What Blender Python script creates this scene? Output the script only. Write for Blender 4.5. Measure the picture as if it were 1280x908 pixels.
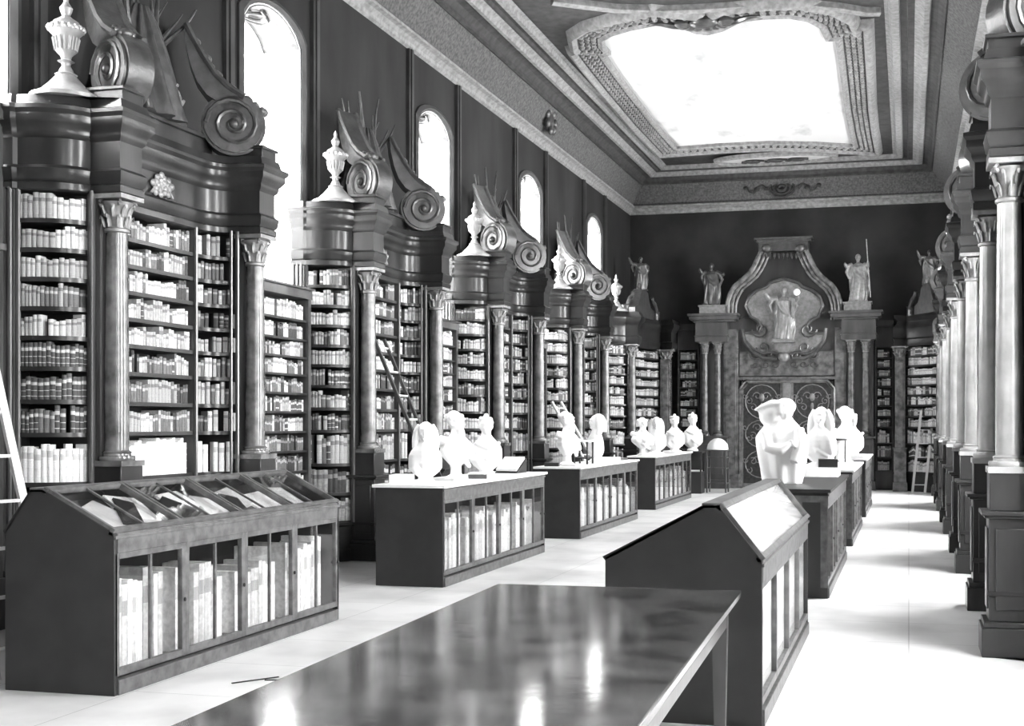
import bpy, math, random
from mathutils import Vector, Matrix
random.seed(7)
sc = bpy.context.scene
for o in list(bpy.data.objects): bpy.data.objects.remove(o)
COL = sc.collection
PI = math.pi

# ---------------------------------------------------------------- camera
F, CX, HY, EYE = 1500.0, 778.0, 530.0, 1.6
TH = math.atan((1136 - CX) / F); SN, CS = math.sin(TH), math.cos(TH)
cam = bpy.data.cameras.new('camera'); co = bpy.data.objects.new('camera', cam); COL.objects.link(co)
cam.sensor_width = 36; cam.lens = 36 * F / 1280
cam.shift_x = -(CX - 640) / 1280; cam.shift_y = (HY - 454) / 1280
cam.clip_start = 0.05; cam.clip_end = 200
co.location = (0, 0, EYE); co.rotation_euler = (PI / 2, 0, TH)
sc.camera = co

# ---------------------------------------------------------------- world, lights, exposure
w = bpy.data.worlds.new('sky'); sc.world = w; w.use_nodes = True
bgn = w.node_tree.nodes['Background']; bgn.inputs[0].default_value = (1, 1, 1, 1); bgn.inputs[1].default_value = 9.0
sc.view_settings.view_transform = 'Standard'; sc.view_settings.look = 'None'
sc.view_settings.gamma = 1; sc.view_settings.use_curve_mapping = False
sc.view_settings.exposure = 0.75

XL, XR, YB, YF = -6.95, 1.43, 30.0, -5.0       # inner wall faces
ZCOR = 7.1
WIN_Z0, WIN_SP, WIN_TOP, WIN_HW = 3.15, 6.0, 6.28, 0.62
LWIN = [12.2 + 4.7 * k for k in range(-2, 4)]
RWIN = [12.25 + 4.7 * k for k in range(-3, 4)]
RW_Z0 = 1.0

def area(name, loc, rot, sx, sy, power):
    l = bpy.data.lights.new(name, 'AREA'); l.shape = 'RECTANGLE'; l.size = sx; l.size_y = sy; l.energy = power
    o = bpy.data.objects.new(name, l); COL.objects.link(o); o.location = loc; o.rotation_euler = rot
    return o
# overcast daylight just outside every window
for y in RWIN:
    area('window_daylight', (XR + 0.75, y, 3.6), (0, math.radians(82), 0), 5.0, 1.25, 450)
for y in LWIN:
    area('window_daylight', (XL - 0.75, y, 4.6), (0, math.radians(-80), 0), 2.9, 1.2, 320)

# ---------------------------------------------------------------- materials
MATS = {}
def mat(name, g, rough=0.5, spec=0.5, var=0.0, scale=6.0, bump=0.0, bscale=40.0, stretch=None, metal=0.0, g2=None, coat=0.0):
    if name in MATS: return MATS[name]
    m = bpy.data.materials.new(name); m.use_nodes = True; nt = m.node_tree; N = nt.nodes; L = nt.links
    b = N['Principled BSDF']
    b.inputs['Base Color'].default_value = (g, g, g, 1); b.inputs['Roughness'].default_value = rough
    b.inputs['Specular IOR Level'].default_value = spec; b.inputs['Metallic'].default_value = metal
    b.inputs['Coat Weight'].default_value = coat; b.inputs['Coat Roughness'].default_value = 0.12
    tc = N.new('ShaderNodeTexCoord'); mp = N.new('ShaderNodeMapping'); L.new(tc.outputs['Object'], mp.inputs[0])
    if stretch: mp.inputs['Scale'].default_value = stretch
    if var > 0 or g2 is not None:
        n = N.new('ShaderNodeTexNoise'); n.inputs['Scale'].default_value = scale; n.inputs['Detail'].default_value = 6
        L.new(mp.outputs[0], n.inputs['Vector'])
        r = N.new('ShaderNodeValToRGB'); a = g * (1 - var) if g2 is None else g; c = g * (1 + var) if g2 is None else g2
        r.color_ramp.elements[0].color = (a, a, a, 1); r.color_ramp.elements[0].position = 0.35
        r.color_ramp.elements[1].color = (c, c, c, 1); r.color_ramp.elements[1].position = 0.65
        L.new(n.outputs['Fac'], r.inputs[0]); L.new(r.outputs[0], b.inputs['Base Color'])
    if bump > 0:
        n2 = N.new('ShaderNodeTexNoise'); n2.inputs['Scale'].default_value = bscale; n2.inputs['Detail'].default_value = 4
        L.new(mp.outputs[0], n2.inputs['Vector'])
        bp = N.new('ShaderNodeBump'); bp.inputs['Strength'].default_value = bump; bp.inputs['Distance'].default_value = 0.01
        L.new(n2.outputs['Fac'], bp.inputs['Height']); L.new(bp.outputs[0], b.inputs['Normal'])
    MATS[name] = m
    return m
WOOD = mat('dark walnut veneer', 0.024, 0.3, 0.4, 0.45, 3.0, 0.08, 30, (1, 1, 0.25), coat=0.12)
WOODD = mat('very dark wood', 0.018, 0.5, 0.4, 0.3, 4.0)  # darkest of the woods, for plinths, backs and books
WOODM = mat('mid brown wood', 0.07, 0.3, 0.5, 0.35, 4.0, 0.08, 30, (1, 1, 0.25), coat=0.3)
DESK = mat('stained desk wood', 0.028, 0.5, 0.4, 0.15, 5.0, 0.05, 60)
DESKF = mat('desk frame wood', 0.10, 0.4, 0.5, 0.35, 14.0, 0.06, 60)
MARB = mat('polished column marble', 0.12, 0.22, 0.55, 0.45, 7.0, 0.05, 50, coat=0.4)
GILT = mat('gilded carving', 0.22, 0.42, 0.6, 0.25, 14.0, 0.1, 60, metal=0.25)
GILTD = mat('dulled carved wood', 0.045, 0.35, 0.6, 0.4, 10.0, 0.25, 40, coat=0.3)
URN = mat('silvered urn', 0.22, 0.35, 0.6, 0.2, 10.0, 0.1, 60, metal=0.2)
PLAST = mat('white plaster', 0.92, 0.6, 0.3)
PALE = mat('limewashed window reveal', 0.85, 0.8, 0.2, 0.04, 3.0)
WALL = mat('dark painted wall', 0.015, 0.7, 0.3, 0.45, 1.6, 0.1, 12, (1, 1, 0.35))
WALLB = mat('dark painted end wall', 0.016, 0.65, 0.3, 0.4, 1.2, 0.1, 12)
WSTRIP = mat('painted wall moulding', 0.035, 0.5, 0.4, 0.3, 3.0)
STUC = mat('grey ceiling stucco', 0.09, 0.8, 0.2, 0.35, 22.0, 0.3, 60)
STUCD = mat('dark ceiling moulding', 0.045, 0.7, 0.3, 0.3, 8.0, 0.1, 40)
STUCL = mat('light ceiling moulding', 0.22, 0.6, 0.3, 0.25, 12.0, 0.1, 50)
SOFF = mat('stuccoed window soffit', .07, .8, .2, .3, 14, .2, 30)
PAPER = mat('white paper', 0.85, 0.8, 0.2, 0.05, 6)
BLACK = mat('black iron', 0.02, 0.4, 0.5)
LADP = mat('pale ladder wood', 0.6, 0.6, 0.3)
LADD = mat('dark ladder wood', 0.05, 0.5, 0.4)

# table top: polished with scuffs
TABLE = mat('polished table top', 0.06, 0.10, 0.6, 0.6, 3.5, 0.05, 9, (1.6, 1.6, 1), coat=0.5)

def floor_mat():
    m = bpy.data.materials.new('pale stone floor'); m.use_nodes = True; nt = m.node_tree; N = nt.nodes; L = nt.links
    b = N['Principled BSDF']; tc = N.new('ShaderNodeTexCoord')
    br = N.new('ShaderNodeTexBrick'); br.inputs['Scale'].default_value = 1.0
    br.inputs['Brick Width'].default_value = 0.9; br.inputs['Row Height'].default_value = 0.9; br.inputs['Mortar Size'].default_value = 0.004
    br.offset = 0.0
    br.inputs['Color1'].default_value = (.86, .86, .86, 1); br.inputs['Color2'].default_value = (.81, .81, .81, 1); br.inputs['Mortar'].default_value = (.5, .5, .5, 1)
    L.new(tc.outputs['Object'], br.inputs['Vector'])
    n = N.new('ShaderNodeTexNoise'); n.inputs['Scale'].default_value = 1.5; n.inputs['Detail'].default_value = 8; L.new(tc.outputs['Object'], n.inputs['Vector'])
    r = N.new('ShaderNodeValToRGB'); r.color_ramp.elements[0].color = (.75, .75, .75, 1); r.color_ramp.elements[1].color = (1, 1, 1, 1)
    r.color_ramp.elements[0].position = .3; r.color_ramp.elements[1].position = .6
    L.new(n.outputs['Fac'], r.inputs[0])
    mx = N.new('ShaderNodeMix'); mx.data_type = 'RGBA'; mx.blend_type = 'MULTIPLY'; mx.inputs[0].default_value = 1
    L.new(br.outputs['Color'], mx.inputs[6]); L.new(r.outputs[0], mx.inputs[7]); L.new(mx.outputs[2], b.inputs['Base Color'])
    b.inputs['Roughness'].default_value = 0.35
    return m
FLOOR = floor_mat()
def glass_mat(name='clear window glass'):
    m = bpy.data.materials.new(name); m.use_nodes = True; N = m.node_tree.nodes; L = m.node_tree.links
    for n in list(N):
        if n.type == 'BSDF_PRINCIPLED': N.remove(n)
    out = [n for n in N if n.type == 'OUTPUT_MATERIAL'][0]
    t = N.new('ShaderNodeBsdfTransparent'); g = N.new('ShaderNodeBsdfGlossy'); g.inputs['Roughness'].default_value = 0.02
    fr = N.new('ShaderNodeLayerWeight'); pw = N.new('ShaderNodeMath'); pw.operation = 'POWER'; pw.inputs[1].default_value = 4
    ml = N.new('ShaderNodeMath'); ml.operation = 'MULTIPLY_ADD'; ml.inputs[1].default_value = .75; ml.inputs[2].default_value = .05; mx = N.new('ShaderNodeMixShader')
    L.new(fr.outputs['Facing'], pw.inputs[0]); L.new(pw.outputs[0], ml.inputs[0]); L.new(ml.outputs[0], mx.inputs[0]); L.new(t.outputs[0], mx.inputs[1]); L.new(g.outputs[0], mx.inputs[2]); L.new(mx.outputs[0], out.inputs[0])
    return m
GLASS = glass_mat()
def canvas_mat():
    m = bpy.data.materials.new('faded ceiling canvas'); m.use_nodes = True; N = m.node_tree.nodes; L = m.node_tree.links
    b = N['Principled BSDF']; tc = N.new('ShaderNodeTexCoord'); n = N.new('ShaderNodeTexNoise'); n.inputs['Scale'].default_value = 1.3; n.inputs['Detail'].default_value = 7
    mp = N.new('ShaderNodeMapping'); mp.inputs['Scale'].default_value = (1, 0.5, 1)
    L.new(tc.outputs['Object'], mp.inputs[0]); L.new(mp.outputs[0], n.inputs['Vector'])
    r = N.new('ShaderNodeValToRGB'); e = r.color_ramp.elements
    e[0].position = .30; e[0].color = (.3, .3, .3, 1); e[1].position = .43; e[1].color = (.5, .5, .5, 1)
    L.new(n.outputs['Fac'], r.inputs[0]); L.new(r.outputs[0], b.inputs['Base Color']); b.inputs['Roughness'].default_value = .7
    return m
CANVAS = canvas_mat()

# ---------------------------------------------------------------- helpers
def at(px, py, Y):
    a = (px - CX) / F; rx, ry, rz = a * CS - SN, a * SN + CS, (HY - py) / F; t = Y / ry
    return rx * t, rz * t + EYE
def atz(px, py, Z):
    a = (px - CX) / F; rx, ry, rz = a * CS - SN, a * SN + CS, (HY - py) / F; t = (Z - EYE) / rz
    return rx * t, ry * t
class MB:
    def __init__(s): s.v = []; s.f = []; s.m = []; s.mi = 0
    def add(s, vs, fs):
        n = len(s.v); s.v += [tuple(p) for p in vs]; s.f += [tuple(i + n for i in f) for f in fs]; s.m += [s.mi] * len(fs); return s
    def box(s, x0, x1, y0, y1, z0, z1):
        if x0 > x1: x0, x1 = x1, x0
        if y0 > y1: y0, y1 = y1, y0
        return s.add([(x0, y0, z0), (x1, y0, z0), (x1, y1, z0), (x0, y1, z0), (x0, y0, z1), (x1, y0, z1), (x1, y1, z1), (x0, y1, z1)],
                     [(0, 3, 2, 1), (4, 5, 6, 7), (0, 1, 5, 4), (1, 2, 6, 5), (2, 3, 7, 6), (3, 0, 4, 7)])
    def obox(s, M, sx, sy, sz):
        vs = [M @ Vector((a * sx / 2, b * sy / 2, c * sz / 2)) for c in (-1, 1) for a, b in ((-1, -1), (1, -1), (1, 1), (-1, 1))]
        return s.add(vs, [(0, 3, 2, 1), (4, 5, 6, 7), (0, 1, 5, 4), (1, 2, 6, 5), (2, 3, 7, 6), (3, 0, 4, 7)])
    def bar(s, a, b, w, h=None, up=(0, 0, 1)):
        a = Vector(a); b = Vector(b); d = b - a; L = d.length; z = d.normalized(); u = Vector(up)
        if abs(z.dot(u)) > 0.98: u = Vector((1, 0, 0))
        x = u.cross(z).normalized(); y = z.cross(x)
        M = Matrix.Translation((a + b) / 2) @ Matrix((x, y, z)).transposed().to_4x4()
        return s.obox(M, w, h or w, L)
    def lathe(s, prof, c=(0, 0, 0), n=20, a0=0, a1=2 * PI, flute=0, fl=0.0):
        full = abs(a1 - a0 - 2 * PI) < 1e-6; k = n if full else n + 1; vs = []
        for r, z in prof:
            for i in range(k):
                a = a0 + (a1 - a0) * i / n; rr = r * (1 + fl * math.cos(flute * a)) if flute else r
                vs.append((c[0] + rr * math.cos(a), c[1] + rr * math.sin(a), c[2] + z))
        fs = []
        for j in range(len(prof) - 1):
            for i in range(n):
                i2 = (i + 1) % k; fs.append((j * k + i, j * k + i2, (j + 1) * k + i2, (j + 1) * k + i))
        if full:
            if prof[0][0] > 1e-4: fs.append(tuple(reversed(range(k))))
            if prof[-1][0] > 1e-4: fs.append(tuple((len(prof) - 1) * k + i for i in range(k)))
        return s.add(vs, fs)
    def tube(s, pts, rad, n=8, sq=1.0, closed=False):
        pts = [Vector(p) for p in pts]; m = len(pts)
        if not hasattr(rad, '__len__'): rad = [rad] * m
        vs = []; prev = None
        for i, p in enumerate(pts):
            if closed: d = pts[(i + 1) % m] - pts[i - 1]
            else: d = pts[min(i + 1, m - 1)] - pts[max(i - 1, 0)]
            d.normalize()
            if prev is None:
                u = Vector((0, 0, 1)) if abs(d.z) < .9 else Vector((1, 0, 0)); x = u.cross(d).normalized()
            else: x = (prev - d * prev.dot(d)).normalized()
            prev = x; y = d.cross(x)
            for k in range(n):
                a = 2 * PI * k / n; vs.append(p + x * math.cos(a) * rad[i] + y * math.sin(a) * rad[i] * sq)
        fs = []
        for i in range(m if closed else m - 1):
            for k in range(n):
                i2 = (i + 1) % m; fs.append((i * n + k, i * n + (k + 1) % n, i2 * n + (k + 1) % n, i2 * n + k))
        if not closed: fs.append(tuple(reversed(range(n)))); fs.append(tuple((m - 1) * n + k for k in range(n)))
        return s.add(vs, fs)
    def ell(s, c, r, M=None, nu=14, nv=9):
        if not hasattr(r, '__len__'): r = (r, r, r)
        vs = []; c = Vector(c)
        for j in range(nv + 1):
            t = PI * j / nv
            for i in range(nu):
                a = 2 * PI * i / nu; p = Vector((r[0] * math.sin(t) * math.cos(a), r[1] * math.sin(t) * math.sin(a), r[2] * math.cos(t)))
                if M: p = M @ p
                vs.append(c + p)
        fs = [(j * nu + i, (j + 1) * nu + i, (j + 1) * nu + (i + 1) % nu, j * nu + (i + 1) % nu) for j in range(nv) for i in range(nu)]
        return s.add(vs, fs)
    def prism(s, poly, fn, d0, d1):
        n = len(poly); vs = [fn(a, b, d0) for a, b in poly] + [fn(a, b, d1) for a, b in poly]
        fs = [tuple(reversed(range(n))), tuple(range(n, 2 * n))] + [(i, (i + 1) % n, n + (i + 1) % n, n + i) for i in range(n)]
        return s.add(vs, fs)
    def loft(s, rings, closed=True, caps=True):
        n = len(rings[0]); vs = [p for r in rings for p in r]; fs = []
        for j in range(len(rings) - 1):
            for i in range(n if closed else n - 1):
                i2 = (i + 1) % n; fs.append((j * n + i, j * n + i2, (j + 1) * n + i2, (j + 1) * n + i))
        if caps and closed: fs.append(tuple(reversed(range(n)))); fs.append(tuple((len(rings) - 1) * n + i for i in range(n)))
        return s.add(vs, fs)
    def build(s, name, mats, parent=None, smooth=True, bevel=0, remesh=0, normals=True):
        me = bpy.data.meshes.new(name); me.from_pydata(s.v, [], s.f)
        if not isinstance(mats, (list, tuple)): mats = [mats]
        for m in mats: me.materials.append(m)
        if len(mats) > 1: me.polygons.foreach_set('material_index', s.m)
        me.validate(); me.update()
        if normals:
            import bmesh
            b = bmesh.new(); b.from_mesh(me); bmesh.ops.recalc_face_normals(b, faces=b.faces); b.to_mesh(me); b.free()
        if smooth:
            me.polygons.foreach_set('use_smooth', [True] * len(me.polygons)); me.set_sharp_from_angle(angle=math.radians(38))
        o = bpy.data.objects.new(name, me); COL.objects.link(o)
        if parent is not None: o.parent = parent
        if remesh:
            r = o.modifiers.new('remesh', 'REMESH'); r.mode = 'VOXEL'; r.voxel_size = remesh; r.use_smooth_shade = True
            q = o.modifiers.new('smooth', 'SMOOTH'); q.iterations = 3; q.factor = 0.5
        if bevel:
            q = o.modifiers.new('bevel', 'BEVEL'); q.width = bevel; q.segments = 2; q.limit_method = 'ANGLE'
        return o
def tag(o, label=None, cat=None, group=None, kind=None):
    if label: o['label'] = label
    if cat: o['category'] = cat
    if group: o['group'] = group
    if kind: o['kind'] = kind
    return o
def empty(name, loc=(0, 0, 0), rz=0.0):
    o = bpy.data.objects.new(name, None); COL.objects.link(o); o.location = loc; o.rotation_euler = (0, 0, rz); o.empty_display_size = .1; return o
def struct(o): o['kind'] = 'structure'; return o
def kids(o): return [c for c in bpy.data.objects if c.parent == o]
def copy_tree(o, parent=None):
    c = o.copy(); COL.objects.link(c); c.parent = parent
    for ch in KID[o.name] if o.name in KID else kids(o): copy_tree(ch, c)
    return c
KID = {}
def cache(o):
    KID[o.name] = kids(o)
    for c in KID[o.name]: cache(c)
def arc(cx, cy, rx, ry, a0, a1, n): return [(cx + rx * math.cos(a0 + (a1 - a0) * i / n), cy + ry * math.sin(a0 + (a1 - a0) * i / n)) for i in range(n + 1)]
def offset(path, d, closed=False):
    """shift a 2-D path to its left by d, mitred"""
    out = []; n = len(path)
    for i in range(n):
        p = Vector(path[i])
        a = Vector(path[i - 1]) if (i > 0 or closed) else None; b = Vector(path[(i + 1) % n]) if (i < n - 1 or closed) else None
        ns = []
        for q, r in ((a, p), (p, b)):
            if q is None or r is None: continue
            e = (r - q)
            if e.length < 1e-7: continue
            e.normalize(); ns.append(Vector((-e.y, e.x)))
        if len(ns) == 2:
            m = ns[0] + ns[1]
            if m.length < 1e-5: m = ns[0]
            m.normalize(); k = 1 / max(0.5, m.dot(ns[0])); out.append(tuple(p + m * d * k))
        else: out.append(tuple(p + ns[0] * d))
    return out
ORD = ['0', '1st', '2nd', '3rd'] + ['%dth' % i for i in range(4, 60)]

# ================================================================ ROOM SHELL
m = MB(); m.box(XL - 0.6, XR + 0.6, YF - .3, YB + .3, -0.2, 0); struct(m.build('floor', FLOOR, smooth=False))
def wall_with_windows(name, x0, x1, wins, z0, mt):
    """wall slab between x0 (inner face) and x1 (outer), segmental-headed openings"""
    m = MB(); lo, hi = YF - .3, YB + .3; top = 8.3
    def pier(ya, yb):
        m.box(x0, x1, ya, yb, 0, top)
    edges = []; y = lo
    for c in wins:
        pier(y, c - WIN_HW); y = c + WIN_HW
        m.box(x0, x1, c - WIN_HW, c + WIN_HW, 0, z0)
        head = [(c - WIN_HW, top), (c + WIN_HW, top), (c + WIN_HW, WIN_SP)]
        for i in range(1, 10):
            t = i / 10.0; yy = c + WIN_HW - 2 * WIN_HW * t; head.append((yy, WIN_SP + (WIN_TOP - WIN_SP) * math.sin(PI * t) ** 0.6))
        head.append((c - WIN_HW, WIN_SP))
        m.prism(head, lambda a, b, d: (d, a, b), x0, x1)
    pier(y, hi)
    o = m.build(name, mt, smooth=False); return struct(o)
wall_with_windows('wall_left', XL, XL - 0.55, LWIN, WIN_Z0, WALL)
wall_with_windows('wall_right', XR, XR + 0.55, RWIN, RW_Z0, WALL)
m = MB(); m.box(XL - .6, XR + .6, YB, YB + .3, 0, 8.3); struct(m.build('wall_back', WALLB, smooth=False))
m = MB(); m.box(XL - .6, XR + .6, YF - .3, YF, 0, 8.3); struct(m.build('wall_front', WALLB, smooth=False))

def window(n, xin, sgn, c, z0):
    """lining of the splayed opening, frame and glazing. sgn = outward direction"""
    e = empty('window_%d' % n, (xin, c, z0)); struct(e)
    def T(a, b, d): return (d, a, b - z0)
    hw = WIN_HW
    def outline(h, dz=0):
        pts = [(-h, z0 + 0.0), (-h, WIN_SP - dz)]
        for i in range(1, 12):
            t = i / 12.0; pts.append((-h + 2 * h * t, WIN_SP - dz + (WIN_TOP - WIN_SP) * math.sin(PI * t) ** 0.6))
        pts += [(h, WIN_SP - dz), (h, z0)]
        return pts
    o1 = outline(hw - .002, .002); o2 = outline(hw - .014, .014)
    m = MB(); m.loft([[T(a, b, sgn * -.005) for a, b in o1], [T(a, b, sgn * .54) for a, b in o1], [T(a, b, sgn * .54) for a, b in o2], [T(a, b, sgn * -.005) for a, b in o2], [T(a, b, sgn * -.005) for a, b in o1]], closed=False, caps=False)
    m.box(sgn * -.005, sgn * .54, -hw, hw, 0, .012)
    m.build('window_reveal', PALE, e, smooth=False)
    o3 = outline(hw - .018, .02)[1:-1]; o4 = outline(hw - .026, .028)[1:-1]
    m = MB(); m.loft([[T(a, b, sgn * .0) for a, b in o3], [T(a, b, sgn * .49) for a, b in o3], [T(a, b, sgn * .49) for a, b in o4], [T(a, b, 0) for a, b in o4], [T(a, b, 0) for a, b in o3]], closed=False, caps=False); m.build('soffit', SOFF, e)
    # stucco scrollwork on the soffit
    m = MB()
    for q in (-1, 1):
        pts = [(sgn * (.27 + q * .16 * math.cos(t) * (1 - t / 9)), q * .06 + .28 * math.sin(t) * (1 - t / 9), WIN_TOP - z0 - .045 - abs(math.sin(t)) * .03) for t in [i * .45 for i in range(14)]]
        m.tube(pts, .02, 6)
    m.build('stucco_ornament', STUCD, e)
    m = MB(); x = sgn * .5
    fo = outline(hw - .014); fi = outline(hw - .07, .05)
    m.loft([[T(a, b, x) for a, b in fo], [T(a, b, x) for a, b in fi], [T(a, b, x - sgn * .04) for a, b in fi], [T(a, b, x - sgn * .04) for a, b in fo], [T(a, b, x) for a, b in fo]], closed=False, caps=False)
    m.box(x, x - sgn * .04, -.02, .02, .02, WIN_TOP - z0 - .03)
    k = 1
    while z0 + k * .75 < WIN_SP + .1:
        m.box(x - sgn * .005, x - sgn * .03, -hw + .03, hw - .03, k * .75 - .012, k * .75 + .012); k += 1
    m.build('window_frame', PALE, e, smooth=False)
    m = MB(); m.prism(outline(hw - .03, .02), T, x - sgn * .018, x - sgn * .022); m.build('pane', GLASS, e, smooth=False)
    # dark architrave on the wall face
    m = MB(); oo = outline(hw + .12, -.08); oi = outline(hw + .003, 0)
    m.loft([[T(a, b, -sgn * d) for a, b in p] for p, d in ((oo, 0), (oo, .03), (offset_in(oo, .05), .05), (offset_in(oi, -.02), .035), (oi, .02), (oi, 0))], closed=False, caps=False)
    m.build('architrave', WSTRIP, e)
    return e
def offset_in(p, d): return [(a * (1 - d / WIN_HW), b - (d if b > WIN_SP - .2 else 0)) for a, b in p]
n = 0
for c in LWIN: n += 1; window(n, XL, -1, c, WIN_Z0)
for c in RWIN: n += 1; window(n, XR, 1, c, RW_Z0)

# painted pilaster strips of the long walls, above the bookcases
k = 0
for c in LWIN:
    for dy in (-1.02, .86):
        k += 1; m = MB(); m.box(XL, XL + .05, c + dy, c + dy + .16, 3.2, 6.94); m.box(XL, XL + .07, c + dy + .05, c + dy + .11, 3.2, 6.94)
        struct(m.build('trim_%d' % k, WSTRIP, smooth=False))

# ---------------------------------------------------------------- ceiling with mitred cornice and cove
CXL, CXR, CYB, CYF = XL, XR, YB, YF
def rect(dl, dr, db):  # counter-clockwise ring
    return [(CXL + dl, CYF), (CXR - dr, CYF), (CXR - dr, CYB - db), (CXL + dl, CYB - db)]
# (inset left, inset right, inset back, z)
def sweep(name, rows, mt):
    m = MB()
    for a, b in zip(rows[:-1], rows[1:]):
        r1 = rect(*a[:3]); r2 = rect(*b[:3])
        for i in (1, 2, 3):
            j = (i + 1) % 4
            m.add([(*r1[i], a[3]), (*r1[j], a[3]), (*r2[j], b[3]), (*r2[i], b[3])], [(0, 1, 2, 3)])
    return struct(m.build(name, mt, smooth=True))
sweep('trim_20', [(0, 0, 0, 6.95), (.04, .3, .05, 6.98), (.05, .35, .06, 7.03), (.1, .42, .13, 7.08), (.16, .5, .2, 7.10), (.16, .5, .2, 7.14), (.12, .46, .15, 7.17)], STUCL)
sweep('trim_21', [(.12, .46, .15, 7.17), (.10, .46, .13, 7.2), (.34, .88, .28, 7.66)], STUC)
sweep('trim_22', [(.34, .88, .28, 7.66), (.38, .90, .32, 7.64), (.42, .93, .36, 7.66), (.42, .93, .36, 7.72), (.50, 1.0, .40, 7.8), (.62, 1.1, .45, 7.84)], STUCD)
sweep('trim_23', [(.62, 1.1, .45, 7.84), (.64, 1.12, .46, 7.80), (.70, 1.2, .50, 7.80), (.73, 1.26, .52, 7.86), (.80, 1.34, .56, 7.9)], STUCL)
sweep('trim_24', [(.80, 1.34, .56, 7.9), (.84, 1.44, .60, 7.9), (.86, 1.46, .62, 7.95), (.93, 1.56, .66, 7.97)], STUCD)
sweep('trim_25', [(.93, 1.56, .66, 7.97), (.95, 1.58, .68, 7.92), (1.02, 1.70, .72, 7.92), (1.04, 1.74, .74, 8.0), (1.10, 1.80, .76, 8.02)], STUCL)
m = MB(); m.box(CXL - .6, CXR + .6, YF - .3, YB + .3, 8.04, 8.3); struct(m.build('ceiling', STUCD, smooth=False))
# transverse ribs and curved moulding of the next ceiling field
def flat_rail(pts, wid, z0, z1, name, mt, closed=False):
    m = MB(); a = offset(pts, wid / 2, closed); b = offset(pts, -wid / 2, closed); c1 = offset(pts, wid / 4, closed); c2 = offset(pts, -wid / 4, closed)
    rings = [[(x, y, z1) for x, y in a], [(x, y, z0 + .02) for x, y in a], [(x, y, z0) for x, y in c1], [(x, y, z0) for x, y in c2], [(x, y, z0 + .02) for x, y in b], [(x, y, z1) for x, y in b]]
    if closed: rings = [r + [r[0]] for r in rings]
    m.loft(rings, closed=False, caps=False); return m
pts = [atz(x, y, 8.0) for x, y in ((690, 0), (720, 4), (770, 10), (830, 12), (880, 10), (940, 6), (1000, 4), (1050, 9), (1080, 14), (1100, 14))]
struct(flat_rail(pts, .16, 7.93, 8.04, '', STUCL).build('trim_26', STUCL))
# ceiling painting
ZP = 8.0
inner_px = [(847, 183), (820, 152), (788, 110), (768, 82), (757, 66), (764, 64), (757, 56), (756, 46), (766, 40), (790, 33), (820, 27), (850, 30), (868, 37), (885, 39), (905, 34), (928, 22), (955, 19), (985, 18), (1008, 22), (1024, 30), (1030, 42), (1032, 47), (1044, 46), (1050, 90), (1056, 135), (1062, 165), (1066, 180), (1020, 177), (960, 176), (900, 179)]
inner = [atz(x, y, ZP) for x, y in inner_px]
cp = empty('ceiling_painting', (-3.1, 24, ZP))
tag(cp, 'huge shaped ceiling painting, almost white, in a beaded stucco frame with a cartouche', 'ceiling painting')
def L3(p, z): return (p[0] + 3.1, p[1] - 24, z - ZP)
m = MB(); n = len(inner); m.add([L3(p, 8.0) for p in inner] + [L3(p, 8.03) for p in inner], [tuple(range(n)), tuple(reversed(range(n, 2 * n)))] + [(i, (i + 1) % n, n + (i + 1) % n, n + i) for i in range(n)])
m.build('canvas', CANVAS, cp, smooth=False)
area_s = sum(inner[i][0] * inner[(i + 1) % n][1] - inner[(i + 1) % n][0] * inner[i][1] for i in range(n))
sg = -1 if area_s > 0 else 1
def ringz(d, z): return [L3(p, z) for p in offset(inner, sg * d, True)]
def frame_ring(rows, name, mt):
    m = MB(); r = [ringz(d, z) for d, z in rows]; r = [q + [q[0]] for q in r]; m.loft(r, closed=False, caps=False); return m.build(name, mt, cp)
frame_ring([(0, 8.0), (0, 7.93), (.05, 7.91), (.09, 7.95), (.12, 7.95)], 'inner_moulding', STUCL)
frame_ring([(.12, 7.95), (.14, 7.97), (.44, 7.97), (.46, 7.95)], 'frame_ground', STUCD)
frame_ring([(.46, 7.95), (.48, 7.90), (.54, 7.88), (.60, 7.92), (.64, 8.04)], 'outer_moulding', STUCL)
m = MB()
def dense(path, step):
    out = []; q = path + [path[0]]
    for a, b in zip(q[:-1], q[1:]):
        L = math.hypot(b[0] - a[0], b[1] - a[1]); k = max(1, round(L / step))
        for i in range(k): out.append((a[0] + (b[0] - a[0]) * i / k, a[1] + (b[1] - a[1]) * i / k, math.atan2(b[1] - a[1], b[0] - a[0])))
    return out
for d, r in ((.19, .05), (.29, .045), (.39, .05)):
    for i, (x, y, a) in enumerate(dense(offset(inner, sg * d, True), .17)):
        M = Matrix.Rotation(a + .5, 3, 'Z'); m.ell(L3((x, y), 7.965), (r * 1.3, r * .75, .05), M, 8, 4)
m.build('beading', STUCL, cp)['kind'] = 'stuff'
def shell(m, c, s):
    for i in range(9):
        a = PI * (i / 8.0); m.ell((c[0] + s * .5 * math.cos(a), c[1] + s * .3 * math.sin(a), c[2]), (s * .14, s * .2, s * .1), Matrix.Rotation(a - PI / 2, 3, 'Z'), 8, 5)
    m.ell(c, (s * .35, s * .22, s * .14))
    for q in (-1, 1):
        m.tube([(c[0] + q * (s * .4 + t * s * .9), c[1] + s * .12 * math.sin(t * 6), c[2]) for t in [j / 8.0 for j in range(9)]], [s * .1 * (1 - j / 10.0) for j in range(9)], 6)
m = MB(); p = atz(880, 26, 7.92); shell(m, (p[0] + 3.1, p[1] - 24, -.1), .7); m.build('cartouche', GILTD, cp)
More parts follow.
